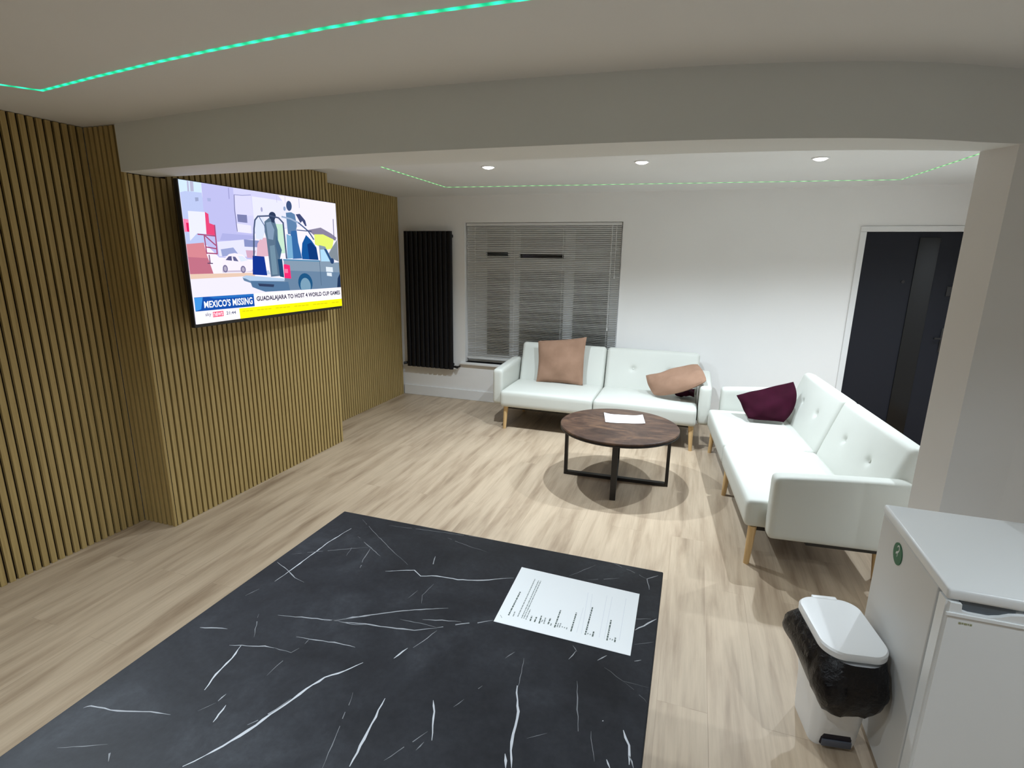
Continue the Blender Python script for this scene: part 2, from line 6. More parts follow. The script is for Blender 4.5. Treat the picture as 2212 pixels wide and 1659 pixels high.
PLINES=[[3,0.06,[0.0846,0.1362],[0.0872,0.5469]],[1.6,0.2,[0.121,0.1374],[0.1181,0.2131]],[1.6,0.2,[0.1549,0.1491],[0.155,0.833]],[1.6,0.2,[0.1872,0.1424],[0.189,0.818]],[1.6,0.2,[0.2035,0.145],[0.2071,0.8206]],[1.6,0.2,[0.2219,0.1371],[0.2227,0.304]],[2,0.15,[0.2564,0.1318],[0.2542,0.2122]],[2,0.15,[0.2897,0.1317],[0.2905,0.2133]],[2,0.15,[0.3264,0.1277],[0.3222,0.2533]],[1.5,0.25,[0.3401,0.1576],[0.3418,0.1931]],[1.8,0.2,[0.36,0.1393],[0.3564,0.2356]],[2,0.15,[0.3912,0.1496],[0.3932,0.2487]],[1.8,0.2,[0.4125,0.1378],[0.4127,0.1777]],[2,0.15,[0.4445,0.1262],[0.4447,0.4136]],[1.6,0.2,[0.4612,0.1403],[0.4619,0.2029]],[1.6,0.2,[0.4772,0.1428],[0.4789,0.2173]],[1.5,0.3,[0.4973,0.1531],[0.4966,0.1752]],[1.5,0.3,[0.5141,0.1504],[0.5142,0.1673]],[1.5,0.3,[0.5316,0.1426],[0.5307,0.1735]],[2,0.15,[0.5663,0.1271],[0.5648,0.4272]],[2,0.12,[0.6704,0.1307],[0.6704,0.5814]],[1.5,0.3,[0.687,0.1467],[0.6873,0.1665]],[1.5,0.3,[0.7044,0.1446],[0.7044,0.1664]],[2,0.15,[0.7236,0.1306],[0.7237,0.207]],[2,0.12,[0.827,0.127],[0.8261,0.4424]],[1.5,0.3,[0.8459,0.1492],[0.8466,0.1689]],[1.5,0.3,[0.8621,0.1446],[0.8627,0.1662]],[2,0.15,[0.8817,0.1301],[0.8804,0.2042]]]
PRULES=[[[0.6433,0.1333],[0.6074,0.8112]],[[0.6086,0.1321],[0.6045,0.5344]],[[0.7699,0.1431],[0.7564,0.8361]],[[0.8067,0.1456],[0.7983,0.8313]],[[0.9096,0.1706],[0.9047,0.8609]],[[0.6809,0.1743],[0.6413,0.802]]]
STAPLE=[[0.0255, 0.1115], [0.0466, 0.0757]]
import bpy, bmesh, math, random
from mathutils import Vector, Matrix
random.seed(7)
SC = bpy.context.scene
COL = SC.collection
PI = math.pi

# ------------------------------------------------------------------ materials
def lin(c):
    def f(v):
        v = v/255.0
        return v/12.92 if v <= 0.04045 else ((v+0.055)/1.055)**2.4
    return (f(c[0]), f(c[1]), f(c[2]), 1.0)

def mat(name, col, rough=0.5, metal=0.0, spec=0.5, emit=None, estr=1.0):
    m = bpy.data.materials.new(name); m.use_nodes = True
    b = m.node_tree.nodes['Principled BSDF']
    b.inputs['Base Color'].default_value = (*col[:3], 1)
    b.inputs['Roughness'].default_value = rough
    b.inputs['Metallic'].default_value = metal
    b.inputs['Specular IOR Level'].default_value = spec
    if emit:
        b.inputs['Emission Color'].default_value = (*emit[:3], 1)
        b.inputs['Emission Strength'].default_value = estr
    return m

def N(m, t, **kw):
    n = m.node_tree.nodes.new(t)
    for k, v in kw.items(): setattr(n, k, v)
    return n
def LK(m, a, b): m.node_tree.links.new(a, b)
def BSDF(m): return m.node_tree.nodes['Principled BSDF']
def ramp(m, stops):
    r = N(m, 'ShaderNodeValToRGB'); e = r.color_ramp.elements
    while len(e) < len(stops): e.new(0.5)
    for i, (p, c) in enumerate(stops):
        e[i].position = p; e[i].color = (*c[:3], 1)
    return r
def coords(m, scale=(1,1,1), rot=(0,0,0), out='Object'):
    tc = N(m, 'ShaderNodeTexCoord'); mp = N(m, 'ShaderNodeMapping')
    mp.inputs['Scale'].default_value = scale; mp.inputs['Rotation'].default_value = rot
    LK(m, tc.outputs[out], mp.inputs['Vector']); return mp.outputs['Vector']
def noise(m, vec, scale, detail=4, rough=0.5, dist=0.0):
    n = N(m, 'ShaderNodeTexNoise'); n.inputs['Scale'].default_value = scale
    n.inputs['Detail'].default_value = detail; n.inputs['Roughness'].default_value = rough
    n.inputs['Distortion'].default_value = dist
    LK(m, vec, n.inputs['Vector']); return n
def bump(m, height, strength=0.2, dist=0.01):
    b = N(m, 'ShaderNodeBump'); b.inputs['Strength'].default_value = strength
    b.inputs['Distance'].default_value = dist
    LK(m, height, b.inputs['Height']); LK(m, b.outputs['Normal'], BSDF(m).inputs['Normal'])
def mixc(m, a, b, fac, mode='MIX'):
    x = N(m, 'ShaderNodeMix', data_type='RGBA', blend_type=mode)
    if isinstance(fac, float): x.inputs[0].default_value = fac
    else: LK(m, fac, x.inputs[0])
    for s, v in ((6, a), (7, b)):
        if isinstance(v, tuple): x.inputs[s].default_value = v
        else: LK(m, v, x.inputs[s])
    return x.outputs[2]

def paint(name, col, rough=0.75):
    m = mat(name, col, rough, spec=0.3)
    v = coords(m)
    n = noise(m, v, 140, 3)
    bump(m, n.outputs['Fac'], 0.06, 0.002)
    n2 = noise(m, v, 1.3, 2)
    r = ramp(m, [(0.3, tuple(c*0.97 for c in col[:3])), (0.7, col)])
    LK(m, n2.outputs['Fac'], r.inputs['Fac']); LK(m, r.outputs['Color'], BSDF(m).inputs['Base Color'])
    return m
M_wall = paint('white_wall_paint', (0.85, 0.84, 0.83))
M_ceil = paint('white_ceiling_paint', (0.79, 0.79, 0.785), 0.85)
M_beam = paint('white_beam_paint', (0.76, 0.77, 0.755), 0.8)
M_trim = mat('white_gloss_trim', (0.78, 0.78, 0.78), 0.35)

def floor_mat():
    m = mat('oak_laminate', (0.5, 0.4, 0.3), 0.42, spec=0.35)
    v = coords(m, rot=(0, 0, PI/2))
    br = N(m, 'ShaderNodeTexBrick'); br.offset = 0.37
    br.inputs['Scale'].default_value = 1.0
    br.inputs['Mortar Size'].default_value = 0.0012
    br.inputs['Mortar Smooth'].default_value = 0.3
    br.inputs['Brick Width'].default_value = 1.38
    br.inputs['Row Height'].default_value = 0.193
    br.inputs['Color1'].default_value = (0.42, 0.42, 0.42, 1); br.inputs['Color2'].default_value = (0.58, 0.58, 0.58, 1)
    br.inputs['Mortar'].default_value = (0.3, 0.3, 0.3, 1)
    LK(m, v, br.inputs['Vector'])
    # soft smoky blotches along the boards plus finer grain
    vv = coords(m, (7.0, 0.75, 1))
    off = N(m, 'ShaderNodeVectorMath', operation='MULTIPLY_ADD')
    LK(m, br.outputs['Color'], off.inputs[0]); off.inputs[1].default_value = (1.2, 3.0, 0); LK(m, vv, off.inputs[2])
    n1 = noise(m, off.outputs[0], 1.6, 6, 0.55, 0.3)
    v3 = coords(m, (42, 1.6, 1)); n2 = noise(m, v3, 2.0, 4, 0.6)
    r1 = ramp(m, [(0.26, (0.285, 0.205, 0.138)), (0.41, (0.42, 0.318, 0.223)), (0.55, (0.525, 0.412, 0.297)), (0.75, (0.585, 0.465, 0.338))])
    LK(m, n1.outputs['Fac'], r1.inputs['Fac'])
    r2 = ramp(m, [(0.35, (0.93, 0.925, 0.92)), (0.65, (1.03, 1.03, 1.03))]); LK(m, n2.outputs['Fac'], r2.inputs['Fac'])
    c = mixc(m, r1.outputs['Color'], r2.outputs['Color'], 1.0, 'MULTIPLY')
    rb = ramp(m, [(0.3, (0.90, 0.89, 0.88)), (0.42, (0.975, 0.975, 0.975)), (0.58, (1.02, 1.02, 1.02))]); LK(m, br.outputs['Color'], rb.inputs['Fac'])
    c = mixc(m, c, rb.outputs['Color'], 1.0, 'MULTIPLY')
    LK(m, c, BSDF(m).inputs['Base Color'])
    bump(m, n2.outputs['Fac'], 0.05, 0.002)
    return m
M_floor = floor_mat()

def oak(name, a, b, axis='z', rough=0.55):
    m = mat(name, a, rough, spec=0.3)
    sc = {'z': (55, 55, 1.6), 'x': (1.6, 55, 55)}[axis]
    n = noise(m, coords(m, sc), 1.5, 5, 0.6, 0.5)
    r = ramp(m, [(0.32, a), (0.68, b)]); LK(m, n.outputs['Fac'], r.inputs['Fac'])
    LK(m, r.outputs['Color'], BSDF(m).inputs['Base Color'])
    return m
M_slat = oak('oak_veneer_slat', (0.36, 0.255, 0.098), (0.485, 0.355, 0.15))
M_felt = mat('black_felt', (0.018, 0.012, 0.008), 0.95, spec=0.1)
M_leg = oak('pale_wood_leg', (0.58, 0.38, 0.17), (0.68, 0.47, 0.24), rough=0.45)
M_sofa = mat('white_faux_leather', (0.61, 0.62, 0.575), 0.5, spec=0.25)
bump(M_sofa, noise(M_sofa, coords(M_sofa), 300, 3).outputs['Fac'], 0.08, 0.001)
M_under = mat('dark_underside_cloth', (0.03, 0.025, 0.02), 0.9)

def fabric(name, a, b, scale=90):
    m = mat(name, a, 0.92, spec=0.15)
    v = coords(m)
    n = noise(m, v, 9, 4); r = ramp(m, [(0.3, a), (0.7, b)])
    LK(m, n.outputs['Fac'], r.inputs['Fac']); LK(m, r.outputs['Color'], BSDF(m).inputs['Base Color'])
    w = noise(m, v, scale*4, 2); bump(m, w.outputs['Fac'], 0.25, 0.002)
    return m
M_tan = fabric('tan_cushion_fabric', (0.275, 0.165, 0.112), (0.335, 0.205, 0.142))
M_plum = fabric('plum_cushion_fabric', (0.022, 0.0010, 0.0070), (0.034, 0.0018, 0.012))
M_black = mat('black_powder_coat', (0.012, 0.010, 0.010), 0.45)
M_rad = mat('black_radiator_paint', (0.004, 0.004, 0.006), 0.55, spec=0.3)
M_navy = mat('anthracite_door_paint', (0.009, 0.010, 0.016), 0.5, spec=0.25)
M_glassdark = mat('dark_gloss_glass', (0.002, 0.0015, 0.0015), 0.15, spec=0.3)
M_blind = mat('grey_blind_slat', (0.68, 0.68, 0.67), 0.45)
M_upvc = mat('white_upvc', (0.78, 0.79, 0.80), 0.35)
M_cord = mat('white_cord', (0.75, 0.75, 0.74), 0.6)
M_chrome = mat('chrome', (0.7, 0.7, 0.7), 0.15, 1.0)
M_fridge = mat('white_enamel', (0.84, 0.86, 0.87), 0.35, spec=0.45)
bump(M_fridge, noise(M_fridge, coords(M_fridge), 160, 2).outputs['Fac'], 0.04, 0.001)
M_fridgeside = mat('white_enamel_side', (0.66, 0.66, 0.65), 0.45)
M_gasket = mat('grey_gasket', (0.33, 0.34, 0.34), 0.7)
M_recess = mat('grey_handle_recess', (0.10, 0.115, 0.13), 0.6)
M_green = mat('green_sticker', (0.012, 0.13, 0.06), 0.5)
M_white = mat('white_print', (0.75, 0.78, 0.76), 0.6)
M_olive = mat('olive_print', (0.33, 0.34, 0.20), 0.6)
M_bin = mat('white_bin_plastic', (0.86, 0.87, 0.88), 0.35)
M_bag = mat('black_bin_liner', (0.004, 0.003, 0.004), 0.28, spec=0.32)
nb = noise(M_bag, coords(M_bag), 38, 5, 0.6, 0.8); bump(M_bag, nb.outputs['Fac'], 0.55, 0.012)
M_pedal = mat('grey_pedal', (0.10, 0.11, 0.14), 0.5)
M_pdark = mat('dark_pedal_slot', (0.018, 0.014, 0.022), 0.7)
M_paper = mat('white_paper', (0.88, 0.90, 0.92), 0.8, spec=0.2)
M_ink = mat('grey_print', (0.10, 0.13, 0.12), 0.8)
M_inkl = mat('pale_print', (0.30, 0.33, 0.33), 0.8)
M_rule = mat('faint_ruled_line', (0.66, 0.68, 0.76), 0.8)
M_mat = mat('dark_navy_mat', (0.012, 0.011, 0.022), 0.95)

def marble():
    m = mat('black_marble_laminate', (0.03, 0.03, 0.035), 0.5, spec=0.22)
    v = coords(m)
    n1 = noise(m, v, 5.5, 6, 0.62, 0.4); n2 = noise(m, v, 90, 3, 0.7)
    r1 = ramp(m, [(0.33, (0.015, 0.0155, 0.019)), (0.55, (0.025, 0.0265, 0.032)), (0.72, (0.042, 0.045, 0.053))])
    LK(m, n1.outputs['Fac'], r1.inputs['Fac'])
    r2 = ramp(m, [(0.3, (0.82, 0.82, 0.82)), (0.7, (1.12, 1.12, 1.12))]); LK(m, n2.outputs['Fac'], r2.inputs['Fac'])
    c = mixc(m, r1.outputs['Color'], r2.outputs['Color'], 1.0, 'MULTIPLY')
    LK(m, c, BSDF(m).inputs['Base Color'])
    return m
M_marble = marble()
def vein_mat(k): 
    m = mat('marble_vein', (0.60*k+0.04, 0.62*k+0.04, 0.66*k+0.045), 0.42, spec=0.3)
    return m
VEINM = [vein_mat(k) for k in (0.12, 0.26, 0.45, 0.75)]
M_edge = mat('black_worktop_edge', (0.016, 0.016, 0.018), 0.5)
M_base = mat('dark_island_panel', (0.03, 0.03, 0.034), 0.6)

def rustic():
    m = mat('rustic_brown_top', (0.08, 0.04, 0.025), 0.38, spec=0.4)
    v = coords(m, (1.0, 2.2, 1)); n1 = noise(m, v, 4.2, 7, 0.66, 0.8)
    r = ramp(m, [(0.30, (0.028, 0.015, 0.011)), (0.47, (0.062, 0.034, 0.024)), (0.60, (0.115, 0.064, 0.040)), (0.74, (0.22, 0.125, 0.06))])
    LK(m, n1.outputs['Fac'], r.inputs['Fac']); LK(m, r.outputs['Color'], BSDF(m).inputs['Base Color'])
    bump(m, noise(m, coords(m, (4, 60, 1)), 3, 4).outputs['Fac'], 0.12, 0.002)
    return m
M_rustic = rustic()
M_lens = mat('lamp_lens', (1, 1, 1), 0.4, emit=(1.0, 0.97, 1.0), estr=14.0)

def led_mat(name, base, hot, step, lo, hi, along):
    m = mat(name, (0.02, 0.1, 0.05), 0.5)
    u = N(m, 'ShaderNodeUVMap')
    s = N(m, 'ShaderNodeSeparateXYZ'); LK(m, u.outputs['UV'], s.inputs[0])
    mu = N(m, 'ShaderNodeMath', operation='MULTIPLY'); LK(m, s.outputs['X'], mu.inputs[0]); mu.inputs[1].default_value = 2*PI/step
    sn = N(m, 'ShaderNodeMath', operation='SINE'); LK(m, mu.outputs[0], sn.inputs[0])
    r = ramp(m, [(0.0, base), (1.0, hot)])
    mr = N(m, 'ShaderNodeMapRange'); mr.inputs[1].default_value = -1; mr.inputs[2].default_value = 1; LK(m, sn.outputs[0], mr.inputs[0])
    LK(m, mr.outputs[0], r.inputs['Fac']); LK(m, r.outputs['Color'], BSDF(m).inputs['Emission Color'])
    mr2 = N(m, 'ShaderNodeMapRange'); mr2.inputs[1].default_value = -1; mr2.inputs[2].default_value = 1
    mr2.inputs[3].default_value = lo; mr2.inputs[4].default_value = hi; LK(m, sn.outputs[0], mr2.inputs[0])
    LK(m, mr2.outputs[0], BSDF(m).inputs['Emission Strength'])
    return m
M_lednear = led_mat('green_led_near', (0.0, 0.62, 0.26), (0.03, 1.0, 0.55), 0.066, 1.0, 1.5, 0)
M_ledfar = led_mat('green_led_far', (0.05, 0.50, 0.10), (0.45, 1.0, 0.42), 0.085, 0.7, 1.2, 0)

# ------------------------------------------------------------------ mesh helpers
def obj(name, bm, m, parent=None, smooth=False, loc=None, rotz=0.0):
    me = bpy.data.meshes.new(name)
    bmesh.ops.recalc_face_normals(bm, faces=bm.faces[:])
    bm.to_mesh(me); bm.free()
    for x in (m if isinstance(m, (list, tuple)) else [m]): me.materials.append(x)
    o = bpy.data.objects.new(name, me); COL.objects.link(o)
    if smooth:
        for p in me.polygons: p.use_smooth = True
        try: me.set_sharp_from_angle(angle=math.radians(35))
        except Exception: pass
    if parent: o.parent = parent
    if loc: o.location = loc
    o.rotation_euler = (0, 0, rotz)
    return o
def tag(o, label, cat, group=None):
    o['label'] = label; o['category'] = cat
    if group: o['group'] = group
    return o
def thing(name, label, cat, loc=(0,0,0), rotz=0.0, group=None):
    o = bpy.data.objects.new(name, None); COL.objects.link(o)
    o.empty_display_size = 0.1
    o.location = loc; o.rotation_euler = (0, 0, rotz)
    return tag(o, label, cat, group)
def struct(name, bm, m, smooth=False):
    o = obj(name, bm, m, None, smooth); o['kind'] = 'structure'; return o
def BM(): return bmesh.new()
def box(bm, x0, x1, y0, y1, z0, z1, bev=0.0, seg=2, mi=0, M=None):
    r = bmesh.ops.create_cube(bm, size=1.0)
    vs = r['verts']
    for v in vs:
        v.co = Vector(((x0+x1)/2+v.co.x*(x1-x0), (y0+y1)/2+v.co.y*(y1-y0), (z0+z1)/2+v.co.z*(z1-z0)))
    fs = list({f for v in vs for f in v.link_faces})
    for f in fs: f.material_index = mi
    if bev > 0:
        es = list({e for v in vs for e in v.link_edges})
        rr = bmesh.ops.bevel(bm, geom=es, offset=bev, segments=seg, affect='EDGES', profile=0.5)
        vs = list({v for f in rr['faces'] for v in f.verts} | {v for v in vs if v.is_valid})
        for f in {f for v in vs for f in v.link_faces}: f.material_index = mi
    if M is not None:
        for v in vs: v.co = M @ v.co
    return vs
def cyl(bm, c, r0, r1, z0, z1, n=24, mi=0, M=None):
    a = [bm.verts.new((c[0]+r0*math.cos(2*PI*k/n), c[1]+r0*math.sin(2*PI*k/n), z0)) for k in range(n)]
    b = [bm.verts.new((c[0]+r1*math.cos(2*PI*k/n), c[1]+r1*math.sin(2*PI*k/n), z1)) for k in range(n)]
    fs = [bm.faces.new(a[::-1]), bm.faces.new(b)]
    for k in range(n): fs.append(bm.faces.new((a[k], a[(k+1) % n], b[(k+1) % n], b[k])))
    for f in fs: f.material_index = mi
    if M is not None:
        for v in a+b: v.co = M @ v.co
    return a+b
def lathe(bm, prof, n=32, M=None, closed_top=True, closed_bottom=True):
    rings = []
    for r, z in prof:
        rings.append([bm.verts.new((r*math.cos(2*PI*k/n), r*math.sin(2*PI*k/n), z)) for k in range(n)])
    for A, B in zip(rings[:-1], rings[1:]):
        for k in range(n): bm.faces.new((A[k], A[(k+1) % n], B[(k+1) % n], B[k]))
    if closed_bottom: bm.faces.new(rings[0][::-1])
    if closed_top: bm.faces.new(rings[-1])
    if M is not None:
        for R in rings:
            for v in R: v.co = M @ v.co
def prism(bm, pts, z0, z1, mi=0, bev=0.0):
    a = [bm.verts.new((p[0], p[1], z0)) for p in pts]; b = [bm.verts.new((p[0], p[1], z1)) for p in pts]
    n = len(pts)
    fs = [bm.faces.new(a[::-1]), bm.faces.new(b)]
    for k in range(n): fs.append(bm.faces.new((a[k], a[(k+1) % n], b[(k+1) % n], b[k])))
    for f in fs: f.material_index = mi
    return a+b
def tube(bm, pts, r, n=10, cap=True):
    pts = [Vector(p) for p in pts]; rings = []
    up = Vector((0, 0, 1))
    for i, p in enumerate(pts):
        d = (pts[min(i+1, len(pts)-1)]-pts[max(i-1, 0)]).normalized()
        s = d.cross(up)
        if s.length < 1e-3: s = d.cross(Vector((1, 0, 0)))
        s.normalize(); t = s.cross(d).normalized()
        rings.append([bm.verts.new(p+r*(s*math.cos(2*PI*k/n)+t*math.sin(2*PI*k/n))) for k in range(n)])
    for A, B in zip(rings[:-1], rings[1:]):
        for k in range(n): bm.faces.new((A[k], A[(k+1) % n], B[(k+1) % n], B[k]))
    if cap: bm.faces.new(rings[0][::-1]); bm.faces.new(rings[-1])
def pad(bm, lx, ly, lz, r=0.03, crown=0.0, dimples=(), nx=30, ny=16, nz=6, M=None, wob=0.0):
    """padded block: rounded box with a crowned +z face and tufted dimples, centred at the origin"""
    hx, hy, hz = lx/2, ly/2, lz/2
    def cp(n, h):   # denser samples near the ends
        return [h*math.sin(PI/2*(2*i/n-1))*0.35+0.65*h*(2*i/n-1) for i in range(n+1)]
    X, Y, Z = cp(nx, hx), cp(ny, hy), cp(nz, hz)
    cache = {}
    def vert(i, j, k):
        key = (i, j, k)
        if key in cache: return cache[key]
        p = Vector((X[i], Y[j], Z[k]))
        q = Vector((max(-hx+r, min(hx-r, p.x)), max(-hy+r, min(hy-r, p.y)), max(-hz+r, min(hz-r, p.z))))
        d = p-q
        if d.length > 1e-9: p = q+d.normalized()*r
        w = max(0.0, (1-(p.x/hx)**2))**0.5*max(0.0, (1-(p.y/hy)**2))**0.5
        if p.z > 0:
            p.z += crown*w
            for dx, dy, dd, ss in dimples:
                g = ((p.x-dx)**2+(p.y-dy)**2)/ss**2
                p.z -= dd*math.exp(-g)+dd*0.25*math.exp(-g/9)
            if wob: p.z += wob*(math.sin(p.x*23+1.3)*math.cos(p.y*19)+math.sin(p.x*9+p.y*31))
        v = bm.verts.new(M @ p if M is not None else p); cache[key] = v; return v
    for i in range(nx):
        for j in range(ny):
            bm.faces.new((vert(i, j, nz), vert(i+1, j, nz), vert(i+1, j+1, nz), vert(i, j+1, nz)))
            bm.faces.new((vert(i, j, 0), vert(i, j+1, 0), vert(i+1, j+1, 0), vert(i+1, j, 0)))
    for i in range(nx):
        for k in range(nz):
            bm.faces.new((vert(i, 0, k), vert(i+1, 0, k), vert(i+1, 0, k+1), vert(i, 0, k+1)))
            bm.faces.new((vert(i, ny, k), vert(i, ny, k+1), vert(i+1, ny, k+1), vert(i+1, ny, k)))
    for j in range(ny):
        for k in range(nz):
            bm.faces.new((vert(0, j, k), vert(0, j, k+1), vert(0, j+1, k+1), vert(0, j+1, k)))
            bm.faces.new((vert(nx, j, k), vert(nx, j+1, k), vert(nx, j+1, k+1), vert(nx, j, k+1)))

# ------------------------------------------------------------------ key sizes of the room (metres)
H = 2.40
XB = -3.046; XA = -3.431; XC = -3.315           # faces of the slatted cladding: chimney breast, far recess, near recess
YBR0, YBR1 = 2.27, 4.045                        # chimney breast front and back
YF = 5.867                                      # far wall
XR = 2.47                                       # right wall
YN = -2.6                                       # wall behind the camera
CL = 0.030                                      # cladding thickness

bm = BM(); box(bm, -3.7, XR+0.2, YN-0.2, YF+0.3, -0.12, 0.0); struct('floor', bm, M_floor)
bm = BM(); box(bm, -3.7, XR+0.2, YN-0.2, YF+0.3, H, H+0.12); struct('ceiling', bm, M_ceil)
bm = BM()
prism(bm, [(-3.75, YN-0.2), (XC-CL, YN-0.2), (XC-CL, YBR0+CL), (XB-CL, YBR0+CL), (XB-CL, YBR1), (XA-CL, YBR1), (XA-CL, YF), (-3.75, YF)], 0, H)
struct('wall_left', bm, M_wall)
# far wall with its window and door openings
WX0, WX1, WZ0, WZ1 = -2.582, -0.772, 0.475, 2.107
DX0, DX1, DZ1 = 1.40, 2.33, 2.055
bm = BM()
for x0, x1, z0, z1 in ((-3.75, WX0, 0, H), (WX0, WX1, 0, WZ0), (WX0, WX1, WZ1, H), (WX1, DX0, 0, H), (DX0, DX1, DZ1, H), (DX1, XR+0.2, 0, H)):
    box(bm, x0, x1, YF, YF+0.26, z0, z1)
bmesh.ops.remove_doubles(bm, verts=bm.verts[:], dist=1e-5)
struct('wall_far', bm, M_wall)
bm = BM(); box(bm, XR, XR+0.2, YN-0.2, YF, 0, H); struct('wall_right', bm, M_wall)
bm = BM(); box(bm, -3.345, XR, YN-0.2, YN, 0, H); struct('wall_back', bm, M_wall)

# dropped beam, gently bowed in plan, and the pier that carries its right end
def interp(x, xs, ys):
    if x <= xs[0]: return ys[0]
    for a, b, c, d_ in zip(xs[:-1], xs[1:], ys[:-1], ys[1:]):
        if x <= b: return c+(d_-c)*(x-a)/(b-a)
    return ys[-1]
FX = [-3.05, -2.6, -2.2, -1.6, -1.2, -0.8, -0.4, 0.0, 0.4, 0.7, 0.9, 1.04, 1.3]
FY = [2.262, 2.208, 2.170, 2.136, 2.137, 2.151, 2.170, 2.204, 2.279, 2.372, 2.470, 2.566, 2.62]
RX = [-3.05, -2.3, -1.3, -0.5, 0.0, 0.5, 0.8, 1.0, 1.3]
RY = [2.475, 2.438, 2.436, 2.440, 2.465, 2.530, 2.610, 2.690, 2.74]
def smooth_curve(xs, ys, n=56):
    P = []
    for i in range(n+1):
        x = xs[0]+(xs[-1]-xs[0])*i/n
        w = 0.14
        P.append((x, sum(interp(max(xs[0], min(xs[-1], x+o*w)), xs, ys) for o in (-1, -0.5, 0, 0.5, 1))/5))
    return P
fr = smooth_curve(FX, FY); re = smooth_curve(RX, RY)
bm = BM(); prism(bm, fr+[(XR, 2.64), (XR, 2.76)]+re[::-1], 2.156, H); o = struct('beam', bm, M_beam, True)
bm = BM(); prism(bm, [(1.075, 2.576), (1.3, 2.62), (XR, 2.64), (XR, 2.76), (1.3, 2.74), (1.003, 2.69)], 0, 2.156); struct('pier', bm, M_wall)

# skirting boards
bm = BM(); box(bm, XA+0.002, DX0-0.01, YF-0.018, YF, 0, 0.125, 0.004); struct('baseboard_far', bm, M_trim)
bm = BM(); box(bm, XR-0.018, XR, 2.78, YF, 0, 0.125, 0.004); struct('baseboard_right', bm, M_trim)

# ------------------------------------------------------------------ slatted oak cladding
def cladding(label, p0, p1, z1, nrm, pitch=0.040, sw=0.0265, cut=None):
    """panels from p0 to p1 on a wall, nrm = outward normal; slat faces lie on the p0-p1 line"""
    p0 = Vector((*p0, 0)); p1 = Vector((*p1, 0)); n = Vector((*nrm, 0)); d = (p1-p0); L = d.length; d.normalize()
    t = thing('slatted_wall_panel', label, 'wall panel', p0, 0, 'oak slat cladding on the left wall')
    R = Matrix((( d.x, -n.x, 0), (d.y, -n.y, 0), (0, 0, 1))).to_4x4()
    bm = BM(); box(bm, 0.001, L-0.001, 0.016, 0.029, 0.001, z1-0.002, M=R)
    ob = obj('felt_backing', bm, M_felt, t)
    bm = BM(); k = 0; x = 0.002
    while x+sw < L:
        zz = z1-0.003 if not cut or (cut[0] > x or x > cut[1]) else cut[2]
        box(bm, x, x+sw, 0, 0.0155, 0.001, zz, M=R)
        x += pitch
    if L-x > 0.008: box(bm, x, L-0.001, 0, 0.0155, 0.001, z1-0.003, M=R)
    obj('slats', bm, M_slat, t)
    return t
cladding('oak slat panels on the near recess wall, at the left edge of the photo', (XC, -1.0), (XC, YBR0-0.002), H, (1, 0))
cladding('narrow oak slat return panel facing the camera beside the near recess', (XC+0.002, YBR0), (XB, YBR0), H, (0, -1))
t = cladding('oak slat panels on the chimney breast behind the television', (XB, YBR0+0.018), (XB, YBR1), H, (1, 0), cut=(-1, 0.215, 2.152))
cladding('oak slat panels in the far recess beside the black radiator', (XA, YBR1+0.002), (XA, YF-0.02), H, (1, 0))

# ------------------------------------------------------------------ window, blind, door
def seat(o, kind='structure'): o['kind'] = kind; return o
w = bpy.data.objects.new('window_1', None); COL.objects.link(w); w.location = ((WX0+WX1)/2, YF+0.12, WZ0); w['kind'] = 'structure'
wx = (WX0+WX1)/2
bm = BM(); y0, y1 = -0.03, 0.04
def wb(x0, x1, z0, z1): box(bm, x0-wx, x1-wx, y0, y1, z0-WZ0, z1-WZ0, 0.005)
wb(WX0+.002, -2.345, WZ0+.002, WZ1-.002); wb(-0.885, WX1-.002, WZ0+.002, WZ1-.002); wb(-2.345, -0.885, WZ0+.002, 0.575); wb(-2.345, -0.885, 2.03, WZ1-.002)
wb(-2.05, -1.935, 0.575, 2.03); wb(-1.405, -1.295, 0.575, 2.03); 
for a, b in ((-2.345, -2.05), (-1.935, -1.405), (-1.295, -0.885)): wb(a, b, 1.58, 1.715)
obj('window_frame', bm, M_upvc, w)
bm = BM()
for a, b in ((-2.345, -2.05), (-1.935, -1.405), (-1.295, -0.885)):
    for c, e in ((0.575, 1.58), (1.715, 2.03)): box(bm, a-wx, b-wx, 0.0, 0.02, c-WZ0, e-WZ0)
obj('window_pane', bm, M_glassdark, w)
bm = BM(); box(bm, WX0-0.055-wx, WX1+0.05-wx, -0.12-0.045, -0.031, -0.028, 0.0, 0.006); obj('window_sill', bm, M_trim, w)

bl = thing('venetian_blind', 'grey venetian blind drawn down over the window behind the sofa', 'blind', (wx, YF+0.045, WZ1))
BW = (WX1-WX0)/2-0.012
bm = BM(); box(bm, -BW, BW, -0.014, 0.014, -0.036, -0.004, 0.003); obj('head_rail', bm, M_blind, bl)
bm = BM(); z = -0.052; k = 0
while z > -(WZ1-WZ0)+0.05:
    zw = WZ1+z
    ang = math.radians(41+2.2*math.sin(k*1.7)+1.3*math.sin(k*0.61))
    segs = [(-BW+.004, BW-.004, ang)]
    if 1.715 < zw < 1.775:
        segs = [(-BW+.004, -2.33-wx, ang), (-2.33-wx, -2.06-wx, math.radians(4 if zw > 1.735 else 30)), (-2.06-wx, -1.93-wx, ang), (-1.93-wx, -1.41-wx, math.radians(2 if zw < 1.757 else 36)), (-1.41-wx, BW-.004, ang)]
    for a, b, t_ in segs:
        R = Matrix.Translation((0, 0, z)) @ Matrix.Rotation(-t_, 4, 'X')
        box(bm, a, b, -0.013, 0.013, -0.0004, 0.0004, M=R)
    z -= 0.0202; k += 1
obj('slats', bm, M_blind, bl)
bm = BM(); box(bm, -BW, BW, -0.013, 0.013, z+0.004, z+0.018, 0.003); obj('bottom_rail', bm, M_blind, bl)
